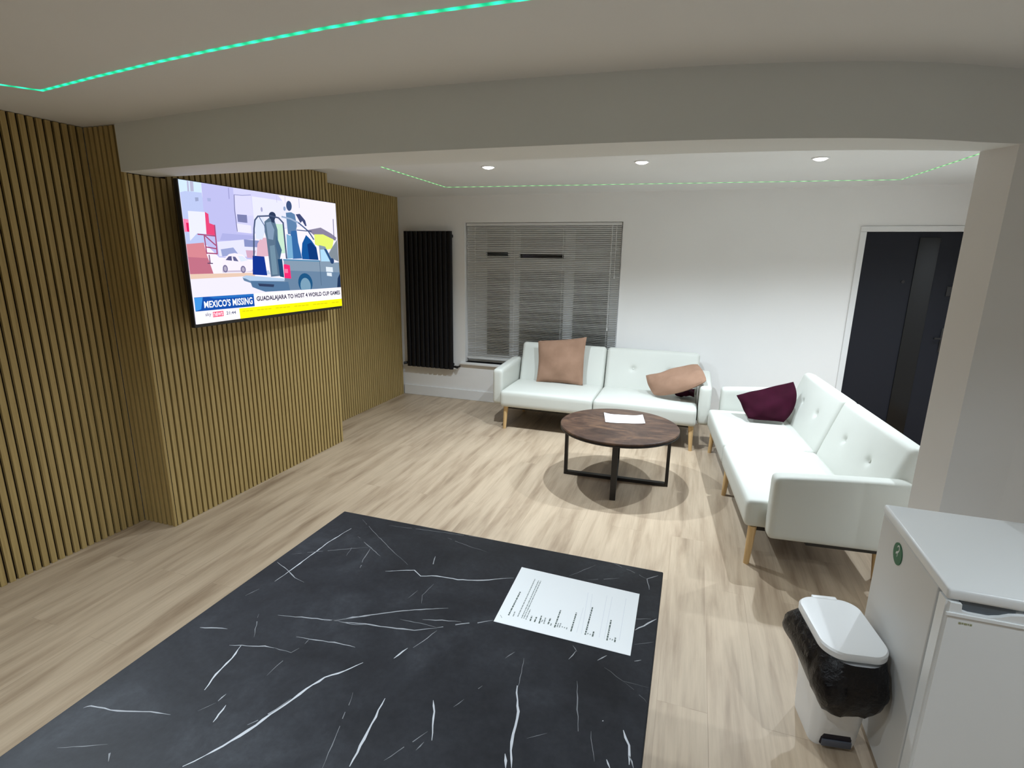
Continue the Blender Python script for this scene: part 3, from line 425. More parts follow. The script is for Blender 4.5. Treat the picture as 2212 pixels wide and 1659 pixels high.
for x in (-BW+0.11, -0.30, 0.26, BW-0.11):
    bm = BM(); box(bm, x-0.001, x+0.001, -0.0165, -0.0145, z+0.01, -0.03); obj('ladder_cord', bm, M_cord, bl)
bm = BM(); cyl(bm, (BW-0.10, -0.02), 0.003, 0.003, -1.13, -0.03, 8); cyl(bm, (BW-0.10, -0.02), 0.0055, 0.007, -1.16, -1.13, 10); obj('pull_cord', bm, M_cord, bl)
bm = BM(); cyl(bm, (BW-0.055, -0.02), 0.0025, 0.0025, -0.56, -0.03, 8); cyl(bm, (BW-0.055, -0.02), 0.005, 0.007, -0.59, -0.56, 10); obj('tilt_wand', bm, M_cord, bl)

dr = bpy.data.objects.new('door_1', None); COL.objects.link(dr); dr.location = (1.45, YF, 0); dr['kind'] = 'structure'
bm = BM()
box(bm, -0.052, 0.0, -0.016, 0.10, 0, 2.0025, 0.004); box(bm, 0.81, 0.87, -0.016, 0.10, 0, 2.0025, 0.004); box(bm, -0.052, 0.87, -0.016, 0.10, 2.003, 2.053, 0.004)
obj('door_frame', bm, M_trim, dr)
bm = BM(); box(bm, 0.002, 0.808, 0.012, 0.06, 0.012, 2.001, 0.003); leaf = obj('door_leaf', bm, M_navy, dr)
bm = BM(); box(bm, 0.425, 0.585, 0.004, 0.0115, 0.06, 1.955, 0.002); obj('glass_strip', bm, M_glassdark, dr)
bm = BM(); box(bm, 0.725, 0.765, 0.004, 0.0115, 0.93, 1.15, 0.004); tube(bm, [(0.745, 0.008, 1.06), (0.745, -0.04, 1.06), (0.66, -0.045, 1.06)], 0.009, 10); h = obj('door_handle', bm, M_black, dr, True)
bm = BM(); box(bm, 0.70, 0.76, 0.003, 0.0115, 1.44, 1.53, 0.004); obj('door_lock', bm, M_black, dr)
bm = BM(); cyl(bm, (0, 0), 0.014, 0.014, 0, 0.008, 14, M=Matrix.Translation((0.355, 0.012, 1.56)) @ Matrix.Rotation(PI/2, 4, 'X')); obj('spyhole', bm, M_black, dr)
bm = BM(); box(bm, 0.002, 0.808, -0.03, 0.011, 0.0, 0.012, 0.002); obj('threshold', bm, M_trim, dr)

bm = BM(); box(bm, 1.56, 2.11, 5.40, 5.80, 0.0, 0.008, 0.002)
tag(obj('doormat', bm, M_mat), 'dark navy mat lying on the floor before the black door', 'doormat')

# ------------------------------------------------------------------ radiator
rd = thing('vertical_radiator', 'tall black column radiator on the far wall beside the window', 'radiator', (-3.02, YF, 0.385))
nt = 10; RW = 0.63; RH = 1.625
for k in range(nt):
    xc = -RW/2+RW*(k+0.5)/nt
    bm = BM()
    pts = [(xc+0.0275*math.copysign(abs(math.cos(a))**0.6, math.cos(a)), -0.075+0.022*math.copysign(abs(math.sin(a))**0.6, math.sin(a))) for a in [2*PI*i/20 for i in range(20)]]
    prism(bm, pts, 0.0, RH); obj('column', bm, M_rad, rd, True)
for z in (0.055, RH-0.055):
    bm = BM(); tube(bm, [(-RW/2+0.01, -0.045, z), (RW/2-0.01, -0.045, z)], 0.019, 14); obj('header_pipe', bm, M_rad, rd, True)
for s in (-1, 1):
    bm = BM(); tube(bm, [(s*(RW/2-0.02), -0.06, 0.03), (s*(RW/2+0.055), -0.06, 0.03)], 0.013, 12); tube(bm, [(s*(RW/2+0.05), -0.06, 0.03), (s*(RW/2+0.05), -0.002, 0.03)], 0.010, 12)
    tube(bm, [(s*(RW/2+0.02), -0.06, 0.03), (s*(RW/2+0.052), -0.085, 0.03)], 0.016, 12)
    obj('valve', bm, M_black, rd, True)
for s in (-1, 1):
    bm = BM(); box(bm, s*0.2-0.015, s*0.2+0.015, -0.05, -0.001, RH-0.20, RH-0.14); obj('bracket', bm, M_rad, rd)

# ------------------------------------------------------------------ recessed ceiling lamps
def downlight(x, y, label, watts, cone=143, group='recessed ceiling downlights'):
    t = thing('ceiling_downlight', label, 'ceiling light', (x, y, H), 0, group)
    bm = BM(); lathe(bm, [(0.042, -0.002), (0.044, -0.007), (0.052, -0.007), (0.056, -0.0005), (0.056, 0.004), (0.042, 0.004)], 32, closed_top=False, closed_bottom=False)
    obj('bezel', bm, M_trim, t, True)
    bm = BM(); lathe(bm, [(0.012, -0.018), (0.026, -0.015), (0.037, -0.010), (0.0415, -0.004), (0.0415, -0.001)], 28); obj('lens', bm, M_lens, t, True)
    ld = bpy.data.lights.new('downlight_beam', 'SPOT'); ld.energy = watts; ld.spot_size = math.radians(cone); ld.spot_blend = 1.0
    ld.shadow_soft_size = 0.02; ld.color = (0.81, 0.92, 1.0)
    lo = bpy.data.objects.new('downlight_beam', ld); COL.objects.link(lo); lo.location = (0, 0, -0.06); lo.parent = t
    return t
WF, WN = 158, 90
downlight(-1.581, 4.05, 'lit white ceiling downlight nearest the television, leftmost of the row', WF)
downlight(-0.435, 4.10, 'lit white ceiling downlight above the round coffee table, middle of the row', WF)
downlight(0.713, 4.24, 'lit white ceiling downlight over the sofa with the plum cushion', WF*0.85)
downlight(1.80, 4.35, 'lit white ceiling downlight in front of the black door, behind the pier', WF*0.9)
for x, y, l in ((-1.80, 0.75, 'white ceiling downlight over the aisle left of the dark worktop'), (-0.50, 0.45, 'white ceiling downlight above the dark marble worktop'), (1.45, 0.95, 'white ceiling downlight above the floor right of the dark worktop'),
                (-1.75, -1.5, 'white ceiling downlight behind the camera on the slatted side'), (0.72, -1.5, 'white ceiling downlight behind the camera on the fridge side')):
    downlight(x, y, l, WN*(1.25 if x < -1 and y > 0 else 0.72 if x > 0.5 else 0.72), 136 if x < -1 else 126)

# ------------------------------------------------------------------ LED strips on the ceiling
def strip(name, pts, wdt, m, label, z=H):
    bm = BM(); uv = bm.loops.layers.uv.new('UVMap'); s = 0.0; P = [Vector((*p, 0)) for p in pts]
    prev = None
    for i, p in enumerate(P):
        d = ((P[i]-P[i-1]).normalized() if i > 0 else Vector()) + ((P[i+1]-P[i]).normalized() if i < len(P)-1 else Vector())
        d.normalize(); n = Vector((-d.y, d.x, 0))*wdt/2
        if i > 0:
            dd = (P[i]-P[i-1]).normalized(); n = n/max(0.5, abs(d.dot(dd)))
            s += (P[i]-P[i-1]).length
        ring = [bm.verts.new((p.x+a*n.x, p.y+a*n.y, zz)) for a, zz in ((-1, z), (1, z), (1, z-0.003), (-1, z-0.003))]
        if prev:
            for k in range(4):
                f = bm.faces.new((prev[0][k], prev[0][(k+1) % 4], ring[(k+1) % 4], ring[k]))
                for l in f.loops: l[uv].uv = ((s if l.vert in ring else prev[1]), 0)
        else: bm.faces.new(ring)
        prev = (ring, s)
    bm.faces.new(prev[0][::-1])
    return tag(obj(name, bm, m), label, 'led strip', 'green LED strips on the ceiling')
def wavy(a, b, n, amp):
    a = Vector(a); b = Vector(b); d = (b-a); nn = Vector((-d.y, d.x)).normalized()
    return [tuple(a+d*i/n+nn*(amp*math.sin(i*1.9)*(0 < i < n))) for i in range(n+1)]
near = [(-2.95, 1.30), (-2.90, 1.48), (-2.821, 1.626), (-2.744, 1.733), (-2.32, 1.668), (-1.904, 1.612), (-1.64, 1.583), (-1.368, 1.559), (-1.14, 1.541), (-0.923, 1.532), (-0.493, 1.538), (0.2, 1.56), (1.3, 1.60), (2.2, 1.63)]
near2 = [(-2.95, -1.0)]+near
strip('led_strip', near2, 0.012, M_lednear, 'bright green LED strip on the near ceiling in front of the beam')
far = [(-2.402, 3.856)]+wavy((-2.452, 5.115), (1.535, 5.455), 22, 0.003)+[(1.60, 4.409), (1.63, 3.9)]
strip('led_strip', far, 0.0075, M_ledfar, 'thin green LED strip round the far ceiling beyond the beam')

# ------------------------------------------------------------------ television
TY0, TY1, TZ0, TZ1, TX = 2.477, 3.932, 1.296, 2.142, -2.90
tvt = thing('television', 'large flat screen television showing a news bulletin on the slatted chimney breast', 'television', (TX, (TY0+TY1)/2, TZ0))
HW = (TY1-TY0)/2; TH = TZ1-TZ0
bm = BM(); box(bm, -0.032, -0.001, -HW-0.008, HW+0.008, -0.022, TH+0.005, 0.004); obj('case', bm, M_black, tvt)
bm = BM(); box(bm, -0.1455, -0.0325, -0.22, 0.22, 0.25, 0.62); obj('wall_mount', bm, M_black, tvt)
bm = BM(); mats = []; midx = {}
def emi(c):
    c = tuple(c)
    if c not in midx:
        midx[c] = len(mats); mats.append(mat('screen_picture', (0, 0, 0), 0.4, spec=0.0, emit=lin(c), estr=1.15))
    return midx[c]
def uv2(p, k): 
    u_ = min(1, max(0, p[0])); v_ = min(1, max(0, p[1]))
    return (0.0002+0.00006*k, -HW+2*HW*u_, TH*(1-v_))
for k, (_, c, pts) in enumerate(TVP):
    q = []
    for p in pts:
        a = uv2(p, k)
        if not q or (Vector(a)-Vector(q[-1])).length > 1e-5: q.append(a)
    if len(q) > 2 and (Vector(q[0])-Vector(q[-1])).length < 1e-5: q.pop()
    if len(q) < 3: continue
    f = bm.faces.new([bm.verts.new(p) for p in q]); f.material_index = emi(c)
bmesh.ops.triangulate(bm, faces=bm.faces[:])
def text_tris(s, bold):
    cu = bpy.data.curves.new('t', 'FONT'); cu.body = s; cu.offset = bold; cu.resolution_u = 3; cu.space_character = 1.03
    o = bpy.data.objects.new('t', cu); COL.objects.link(o)
    dg = bpy.context.evaluated_depsgraph_get(); me = o.evaluated_get(dg).to_mesh()
    vs = [(v.co.x, v.co.y) for v in me.vertices]; fs = [tuple(p.vertices) for p in me.polygons]
    o.evaluated_get(dg).to_mesh_clear(); bpy.data.objects.remove(o); bpy.data.curves.remove(cu)
    x0 = min(v[0] for v in vs); x1 = max(v[0] for v in vs); y0 = min(v[1] for v in vs); y1 = max(v[1] for v in vs)
    return [((x-x0)/(x1-x0), (y-y0)/(y1-y0)) for x, y in vs], fs
for j, (s, c, quad, bold) in enumerate(TVT):
    vs, fs = text_tris(s, bold); tl, tr, br_, bl_ = [Vector(q) for q in quad]
    V3 = []
    for a, b in vs:
        p = (tl*(1-a)+tr*a)*b+(bl_*(1-a)+br_*a)*(1-b); V3.append(bm.verts.new(uv2(p, len(TVP)+3+j)))
    for f in fs:
        try: g = bm.faces.new([V3[i] for i in f]); g.material_index = emi(c)
        except ValueError: pass
sm = bpy.data.meshes.new('screen'); bm.normal_update()
for f in bm.faces:
    if f.normal.x < 0: f.normal_flip()
bm.to_mesh(sm); bm.free()
for x in mats: sm.materials.append(x)
so = bpy.data.objects.new('screen', sm); COL.objects.link(so); so.parent = tvt

# ------------------------------------------------------------------ sofas
def sofa(label, loc, rotz, L, over=0.0):
    t = thing('sofa', label, 'sofa', loc, rotz, 'white faux leather sofas')
    hl = L/2
    for k in (0, 1):
        bm = BM(); pad(bm, hl-0.004, 0.63, 0.165, 0.03, 0.016, nx=40, ny=26, nz=6, M=Matrix.Translation((hl*(k+0.5), 0.315, 0.3225)))
        obj('seat_cushion', bm, M_sofa, t, True)
    th = math.radians(18); s, c = math.sin(th), math.cos(th)
    for k in (0, 1):
        yax = Vector((0, s, c)); nn = Vector((0, -c, s)); h = 0.475
        cen = Vector((hl*(k+0.5), 0.605, 0.36))+yax*h/2-nn*0.06
        R = Matrix(((1, yax.x, nn.x, cen.x), (0, yax.y, nn.y, cen.y), (0, yax.z, nn.z, cen.z), (0, 0, 0, 1)))
        dim = [(-hl*0.19, 0.02, 0.026, 0.022), (hl*0.19, 0.02, 0.026, 0.022)]
        bm = BM(); pad(bm, hl-0.009, h, 0.115, 0.04, 0.014, dim, nx=72, ny=40, nz=6, M=R)
        if k == 1 and over:
            for v in bm.verts:
                if v.co.x > hl*1.5: v.co.x += over*(v.co.x-hl*1.5)/(hl*0.5)
        b = obj('backrest', bm, M_sofa, t, True)
        for dx, dy, _, _ in dim:
            bm = BM(); bmesh.ops.create_uvsphere(bm, u_segments=16, v_segments=10, radius=0.010)
            for v in bm.verts: v.co = R @ Vector((dx+v.co.x, dy+v.co.y, 0.0575-0.011+v.co.z*0.5))
            obj('button', bm, M_sofa, b, True)
    for x0 in (-0.113, L+0.008):
        bm = BM(); Mx = Matrix.Translation((x0+0.0525, 0.435, 0.42))
        pad(bm, 0.105, 0.665, 0.365, 0.028, 0.008, nx=8, ny=26, nz=16, M=Mx)
        for v in bm.verts:
            if v.co.z > 0.43: v.co.z += 0.05*(v.co.y-0.17)*(v.co.z-0.43)/0.19
        obj('armrest', bm, M_sofa, t, True)
    bm = BM(); box(bm, 0.03, L-0.03, 0.06, 0.74, 0.215, 0.243); box(bm, -0.1, L+0.1, 0.30, 0.70, 0.225, 0.245); obj('under_frame', bm, M_under, t)
    for x in (0.055, L*0.5, L-0.04):
        for y in (0.055, 0.70):
            dx = 0.012*(-1 if x < 0.1 else (1 if x > L-0.2 else 0))
            bm = BM(); n = 16
            r0, r1 = 0.016, 0.024
            vs = cyl(bm, (x, y), r0, r1, 0.0, 0.238, n)
            for v in vs:
                if v.co.z < 0.1: v.co.x += dx; v.co.y += 0.012*(-1 if y < 0.3 else 1)
            obj('leg', bm, M_leg, t, True)
    return t
sofa('white sofa in front of the window blind with two tan cushions', (-1.79, 4.92, 0), 0.0, 1.905)
S2 = sofa('white sofa standing before the black door with a plum cushion', (0.211, 5.016, 0), -math.radians(84.9), 1.955, 0.04)

# ------------------------------------------------------------------ cushions
def cushion(label, c00, c10, c11, c01, thick, m, cat='cushion', pinch=0.07, seed=1, fold=0.0, sag=(0, 0, 0), side_sag=(0, 0, 0), group='scatter cushions on the sofas'):
    rng = random.Random(seed); n = 26
    A, B, Cc, D_ = [Vector(c) for c in (c00, c10, c11, c01)]
    nn = ((B-A).cross(D_-A)+(Cc-B).cross(D_-B)).normalized(); cen = (A+B+Cc+D_)/4
    ph = [rng.uniform(0, 6) for _ in range(6)]
    bm = BM(); G = [{}, {}]
    for side in (0, 1):
        for i in range(n+1):
            for j in range(n+1):
                s = 2*i/n-1; t = 2*j/n-1
                edge = i in (0, n) or j in (0, n)
                if side == 1 and edge: G[1][i, j] = G[0][i, j]; continue
                a = s*(1-pinch*(1-t*t)*abs(s)); b = t*(1-pinch*(1-s*s)*abs(t))
                p = (A*(1-a)*(1-b)+B*(1+a)*(1-b)+Cc*(1+a)*(1+b)+D_*(1-a)*(1+b))/4
                h = thick/2*((1-s**2)*(1-t**2))**0.42 if not edge else 0
                wr = 0.006*math.sin(3.1*s+2*t+ph[0])+0.005*math.sin(5*t-3*s+ph[1])+0.004*math.sin(7*s+ph[2])*math.sin(6*t+ph[3])
                p = p+nn*((h if side == 0 else -h)+wr*1.2+fold*(s*t))
                w0 = max(0.0, (1-s*s))*max(0.0, -t)**1.5*(1-0.45*s); w1 = max(0.0, (1-t*t))*max(0.0, s)**1.5
                p = p+Vector(sag)*w0+Vector(side_sag)*w1
                G[side][i, j] = bm.verts.new(p-cen)
    for i in range(n):
        for j in range(n):
            bm.faces.new((G[0][i, j], G[0][i+1, j], G[0][i+1, j+1], G[0][i, j+1]))
            bm.faces.new((G[1][i, j], G[1][i, j+1], G[1][i+1, j+1], G[1][i+1, j]))
    o = obj('cushion', bm, m, None, True, loc=cen)
    return tag(o, label, cat, group)
cushion('square tan cushion standing upright against the sofa back below the blind', (-1.545, 5.42, 0.415), (-1.035, 5.43, 0.415), (-1.045, 5.57, 0.915), (-1.575, 5.55, 0.845), 0.13, M_tan, seed=3, pinch=0.05)
cushion('tan cushion slumped on its side in the right corner of the window sofa', (-0.286, 5.205, 0.438), (0.165, 5.03, 0.668), (0.094, 5.36, 0.735), (-0.39, 5.33, 0.605), 0.11, M_tan, seed=5, pinch=-0.06, fold=0.01, sag=(0, -0.025, -0.036))
cushion('dark maroon cushion tucked under the slumped tan cushion', (-0.10, 5.26, 0.455), (0.085, 5.20, 0.463), (0.085, 5.44, 0.475), (-0.08, 5.44, 0.465), 0.055, M_plum, seed=8, pinch=0.04)
cushion('plum purple cushion propped in the corner of the sofa by the door', (0.512, 4.64, 0.448), (0.782, 4.66, 0.452), (0.842, 4.84, 0.745), (0.418, 4.83, 0.605), 0.12, M_plum, seed=11, pinch=0.0, fold=0.015, side_sag=(0.055, 0, 0.0))

# ------------------------------------------------------------------ coffee table
TXc, TYc, TR, TZ = -0.468, 4.03, 0.455, 0.468
ct = thing('coffee_table', 'round rustic brown coffee table on a black cross frame', 'coffee table', (TXc, TYc, 0))
bm = BM(); lathe(bm, [(TR-0.006, TZ-0.0175), (TR, TZ-0.015), (TR, TZ-0.003), (TR-0.003, TZ)], 96); obj('tabletop', bm, M_rustic, ct, True)
bm = BM(); lathe(bm, [(TR-0.012, TZ-0.030), (TR+0.0005, TZ-0.030), (TR+0.0005, TZ-0.0185), (TR-0.012, TZ-0.0185), (TR-0.012, TZ-0.030)], 96, closed_top=False, closed_bottom=False); obj('rim', bm, M_black, ct, True)
def uframe(p, q):
    p = Vector((*p, 0)); q = Vector((*q, 0)); d = (q-p); L = d.length; d.normalize(); n = Vector((-d.y, d.x, 0))
    R = Matrix(((d.x, n.x, 0, p.x), (d.y, n.y, 0, p.y), (0, 0, 1, 0), (0, 0, 0, 1)))
    return R, L
base = Vector((TXc, TYc))
for a, b, zb in (((-0.892-TXc, 4.035-TYc), (-0.068-TXc, 4.065-TYc), 0.0), ((-0.44-TXc, 3.655-TYc), (-0.515-TXc, 4.43-TYc), 0.0)):
    R, L = uframe(a, b)
    for s in (0, 1):
        x0 = 0.0 if s == 0 else L-0.025
        bm = BM(); box(bm, x0, x0+0.025, -0.021, 0.021, 0.0, TZ-0.0305, 0.002, M=R); obj('leg', bm, M_black, ct)
    h0 = 0.0 if L > 0.8 else 0.0
    if L > 0.8:
        bm = BM(); box(bm, 0.0255, L-0.0255, -0.021, 0.021, 0.0, 0.025, 0.002, M=R); obj('base_bar', bm, M_black, ct)
        bm = BM(); box(bm, 0.0255, L-0.0255, -0.021, 0.021, TZ-0.05, TZ-0.031, 0.002, M=R); obj('top_bar', bm, M_black, ct)
    else:
        bm = BM(); box(bm, 0.0255, L-0.0255, -0.021, 0.021, 0.0255, 0.045, 0.002, M=R); obj('base_bar', bm, M_black, ct)
        bm = BM(); box(bm, 0.0255, L-0.0255, -0.021, 0.021, TZ-0.07, TZ-0.0505, 0.002, M=R); obj('top_bar', bm, M_black, ct)
# blank sheet on it, its short edges lifting a little
bm = BM(); C4 = [Vector(p) for p in ((-0.578, 4.045), (-0.278, 4.125), (-0.318, 4.335), (-0.628, 4.28))]
ng = 12; g = {}
for i in range(ng+1):
    for j in range(7):
        u_, v_ = i/ng, j/6
        p = (C4[0]*(1-u_)+C4[1]*u_)*(1-v_)+(C4[3]*(1-u_)+C4[2]*u_)*v_
        z = 0.0012+0.010*max(0, abs(2*u_-1)-0.55)**1.5*4*(0.4+0.6*v_)
        g[i, j, 0] = bm.verts.new((p.x, p.y, TZ+z)); g[i, j, 1] = bm.verts.new((p.x, p.y, TZ+z-0.0006))
for i in range(ng):
    for j in range(6):
        bm.faces.new((g[i, j, 0], g[i+1, j, 0], g[i+1, j+1, 0], g[i, j+1, 0])); bm.faces.new((g[i, j, 1], g[i, j+1, 1], g[i+1, j+1, 1], g[i+1, j, 1]))
for i in range(ng):
    for j in (0, 6): bm.faces.new((g[i, j, 0], g[i+1, j, 0], g[i+1, j, 1], g[i, j, 1]))
for j in range(6):
    for i in (0, ng): bm.faces.new((g[i, j, 0], g[i, j+1, 0], g[i, j+1, 1], g[i, j, 1]))
bm_o = obj('paper_sheet', bm, M_paper); tag(bm_o, 'blank white paper sheet lying on the round coffee table', 'paper', 'sheets of paper')

# ------------------------------------------------------------------ island with the veined worktop
IZ = 0.9535; IX0, IX1, IY0, IY1 = -0.972, -0.013, -0.75, 1.272
isl = thing('kitchen_island', 'black marble effect island worktop with white veins in the foreground', 'kitchen island', ((IX0+IX1)/2, (IY0+IY1)/2, 0))
ox, oy = (IX0+IX1)/2, (IY0+IY1)/2
bm = BM(); box(bm, IX0-ox, IX1-ox, IY0-oy, IY1-oy, IZ-0.038, IZ, 0.0025, 2, 0)
for w_, br, pts in VEINS:
    rng = random.Random(int(pts[0][0]*1e4)); P = [Vector(p) for p in pts]
    S = []
    for a, b in zip(P[:-1], P[1:]):
        k = max(2, int((b-a).length/0.012))
        for i in range(k): S.append(a+(b-a)*i/k)
    S.append(P[-1]); n = len(S); prev = None
    mi = 1+min(3, int(br*4.3)) if br < 0.93 else 4
    for i, p in enumerate(S):
        d = (S[min(i+1, n-1)]-S[max(i-1, 0)]).normalized(); nr = Vector((-d.y, d.x))
        taper = min(1.0, 0.25+3.0*min(i, n-1-i)/max(1, n-1))
        hw = w_*0.00072*taper*rng.uniform(0.55, 1.3); p = p+nr*rng.uniform(-0.0010, 0.0010)
        e = [p+nr*hw, p-nr*hw]
        e = [Vector((min(IX1-.003, max(IX0+.003, q.x)), min(IY1-.003, max(IY0+.003, q.y)))) for q in e]
        r = [bm.verts.new((q.x-ox, q.y-oy, IZ+0.0001)) for q in e]
        if prev and rng.random() > (0.0 if br > 0.55 else 0.13):
            f = bm.faces.new((prev[0], prev[1], r[1], r[0])); f.material_index = mi
        prev = r
top = obj('worktop', bm, [M_marble]+VEINM, isl)
bm = BM(); box(bm, IX0-ox+0.06, IX1-ox-0.06, IY0-oy+0.06, IY1-oy-0.25, 0.08, IZ-0.0385); obj('cabinet_body', bm, M_base, isl)
bm = BM(); box(bm, IX0-ox+0.11, IX1-ox-0.11, IY0-oy+0.1, IY1-oy-0.30, 0.0, 0.0795); obj('plinth', bm, M_edge, isl)

# printed sheet
PQ = [Vector(p) for p in ((-0.353, 0.947), (-0.058, 0.943), (-0.061, 1.156), (-0.359, 1.167))]
def pp(u_, v_): return (PQ[0]*(1-u_)+PQ[1]*u_)*(1-v_)+(PQ[3]*(1-u_)+PQ[2]*u_)*v_
pc = (PQ[0]+PQ[2])/2
bm = BM(); z0 = IZ+0.0006; z1 = IZ+0.0012
prism(bm, [(p-pc) for p in PQ], z0, z1)
doc = obj('printed_sheet', bm, M_paper, None, loc=(pc.x, pc.y, 0)); tag(doc, 'printed white page with rows of text lying on the veined black worktop', 'paper', 'sheets of paper')
bm = BM(); rng = random.Random(4)
def dash(a, b, hw, mi):
    a = Vector(a); b = Vector(b); A = pp(*a)-pc; B = pp(*b)-pc; d = (B-A).normalized(); n = Vector((-d.y, d.x))*hw
    f = bm.faces.new([bm.verts.new((q.x, q.y, z1+0.0001)) for q in (A+n, B+n, B-n, A-n)]); f.material_index = mi
for w_, br, a, b in PLINES:
    A = Vector(a); B = Vector(b); L = (pp(*B)-pp(*A)).length; x = 0.0
    while x < L:
        l = rng.uniform(0.003, 0.010); e = min(L, x+l)
        dash(A+(B-A)*x/L, A+(B-A)*e/L, 0.00075*w_ if w_ < 2.5 else 0.0016, 0 if br < 0.2 else 1)
        x = e+rng.uniform(0.001, 0.002)
for a, b in PRULES: dash(a, b, 0.0003, 2)
dash(STAPLE[0], STAPLE[1], 0.0004, 0)
obj('text_lines', bm, [M_ink, M_inkl, M_rule], doc)

# ------------------------------------------------------------------ fridge
FX0, FX1, FY0, FY1, FZ = 0.745, 1.295, 1.632, 2.19, 0.85
fg = thing('fridge', 'white undercounter fridge with a green sticker beside the pedal bin', 'fridge', (FX0, FY0, 0))
W_, D2 = FX1-FX0, FY1-FY0
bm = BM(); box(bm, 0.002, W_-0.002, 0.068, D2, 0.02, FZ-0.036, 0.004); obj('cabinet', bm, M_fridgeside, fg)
bm = BM(); box(bm, -0.002, W_+0.002, 0.004, D2+0.002, FZ-0.035, FZ, 0.009, 3); obj('top_panel', bm, M_fridge, fg, True)
bm = BM(); box(bm, 0.012, W_-0.012, 0.052, 0.0675, 0.10, FZ-0.05); obj('gasket', bm, M_gasket, fg)
# door, with the pull recess cut along its top edge
bm = BM(); zt_ = FZ-0.040
prof = [(0.0, zt_), (0.035, zt_-0.001), (0.037, zt_-0.022), (0.055, zt_-0.026), (0.10, zt_-0.027), (0.125, zt_-0.020), (0.145, zt_-0.010), (0.17, zt_-0.004), (W_, zt_-0.004)]
low = 0.08
a = [bm.verts.new((x, 0.0, z)) for x, z in prof]; b = [bm.verts.new((x, 0.051, z)) for x, z in prof]
la = [bm.verts.new((x, 0.0, low)) for x in (0.0, W_)]; lb = [bm.verts.new((x, 0.051, low)) for x in (0.0, W_)]
bm.faces.new([la[0], la[1]]+a[::-1]); bm.faces.new([lb[1], lb[0]]+b)
for i in range(len(a)-1): bm.faces.new((a[i], a[i+1], b[i+1], b[i]))
bm.faces.new((la[0], a[0], b[0], lb[0])); bm.faces.new((la[1], lb[1], b[-1], a[-1])); bm.faces.new((la[0], lb[0], lb[1], la[1]))
bmesh.ops.bevel(bm, geom=[e for e in bm.edges if abs(e.verts[0].co.x-e.verts[1].co.x) < 1e-6 and abs(e.verts[0].co.y-e.verts[1].co.y) < 1e-6 and e.calc_length() > 0.3 and e.verts[0].co.y < 0.01], offset=0.008, segments=3, affect='EDGES')
fd = obj('door', bm, M_fridge, fg, True)
bm = BM(); box(bm, 0.034, 0.16, 0.012, 0.05, FZ-0.066, FZ-0.0355); obj('handle_recess', bm, M_recess, fg)
bm = BM(); box(bm, 0.001, W_-0.001, -0.004, 0.001, zt_-0.041, zt_-0.029, 0.002); obj('handle_lip', bm, M_fridge, fd)
bm = BM()
for i, (x, l) in enumerate(((0.036, 0.006), (0.0435, 0.004), (0.049, 0.007), (0.0575, 0.003), (0.062, 0.005))):
    box(bm, x, x+l, -0.0006, 0.0002, zt_-0.062+0.001*(i % 2), zt_-0.056)
obj('badge', bm, M_olive, fd)
bm = BM(); Mx = Matrix.Translation((0.0, 0.370, 0.749)) @ Matrix.Rotation(-PI/2, 4, 'Y')
cyl(bm, (0, 0), 0.0385, 0.0385, -0.002, 0.0006, 40, M=Mx); st = obj('sticker', bm, M_green, fg)
bm = BM()
def blob(pts, w_):
    for (p, wa), (q, wb_) in zip(zip(pts[:-1], w_[:-1]), zip(pts[1:], w_[1:])):
        p = Vector(p); q = Vector(q); d = (q-p).normalized(); n = Vector((-d.y, d.x))
        bm.faces.new([bm.verts.new((-0.0009, 0.370-r.x, 0.749+r.y)) for r in (p+n*wa, q+n*wb_, q-n*wb_, p-n*wa)])
blob([(-0.008, 0.020), (-0.004, 0.028), (0.004, 0.031), (0.009, 0.026), (0.010, 0.018), (0.006, 0.010), (-0.002, 0.004), (-0.010, 0.000), (-0.012, -0.006)], [0.001, 0.002, 0.0028, 0.003, 0.0026, 0.0028, 0.0046, 0.0034, 0.001])
blob([(-0.002, 0.004), (0.002, -0.004), (0.000, -0.012)], [0.003, 0.002, 0.0006])
obj('emblem', bm, M_white, st)
bm = BM(); box(bm, 0.01, W_-0.01, 0.03, 0.05, 0.012, 0.078); obj('kick_plate', bm, M_recess, fg)
for x in (0.05, W_-0.05):
    for y in (0.10, D2-0.05):
        bm = BM(); cyl(bm, (x, y), 0.018, 0.018, 0.0, 0.0205, 16); obj('foot', bm, M_recess, fg)

# ------------------------------------------------------------------ pedal bin
bn = thing('pedal_bin', 'white pedal bin with a black liner folded over its rim', 'bin', (0.612, 1.985, 0), math.radians(9))
def rr(hx, hy, r, n=8, front=0.0):
    P = []
    for cx, cy, a0 in ((hx-r, hy-r, 0), (-hx+r, hy-r, PI/2), (-hx+r, -hy+r, PI), (hx-r, -hy+r, 1.5*PI)):
        for k in range(n+1):
            a = a0+PI/2*k/n; x = cx+r*math.cos(a); y = cy+r*math.sin(a)
            y -= front*(1-(x/hx)**2)*(1 if y < 0 else 0)
            P.append((x, y))
    return P
def loft(bm, secs, cap0=True, cap1=True):
    rings = [[bm.verts.new((p[0]+dx, p[1]+dy, z)) for p in P] for P, z, dx, dy in secs]
    n = len(rings[0])
    for A, B in zip(rings[:-1], rings[1:]):
        for k in range(n): bm.faces.new((A[k], A[(k+1) % n], B[(k+1) % n], B[k]))
    if cap0: bm.faces.new(rings[0][::-1])
    if cap1: bm.faces.new(rings[-1])
    return rings
bm = BM(); loft(bm, [(rr(0.078, 0.095, 0.03), 0.0, 0, 0), (rr(0.080, 0.098, 0.03, front=0.006), 0.02, 0, 0), (rr(0.086, 0.112, 0.04, front=0.012), 0.17, 0, -0.004), (rr(0.098, 0.138, 0.05, front=0.02), 0.30, 0, -0.006), (rr(0.104, 0.150, 0.055, front=0.025), 0.405, 0, -0.006)])
obj('bin_body', bm, M_bin, bn, True)
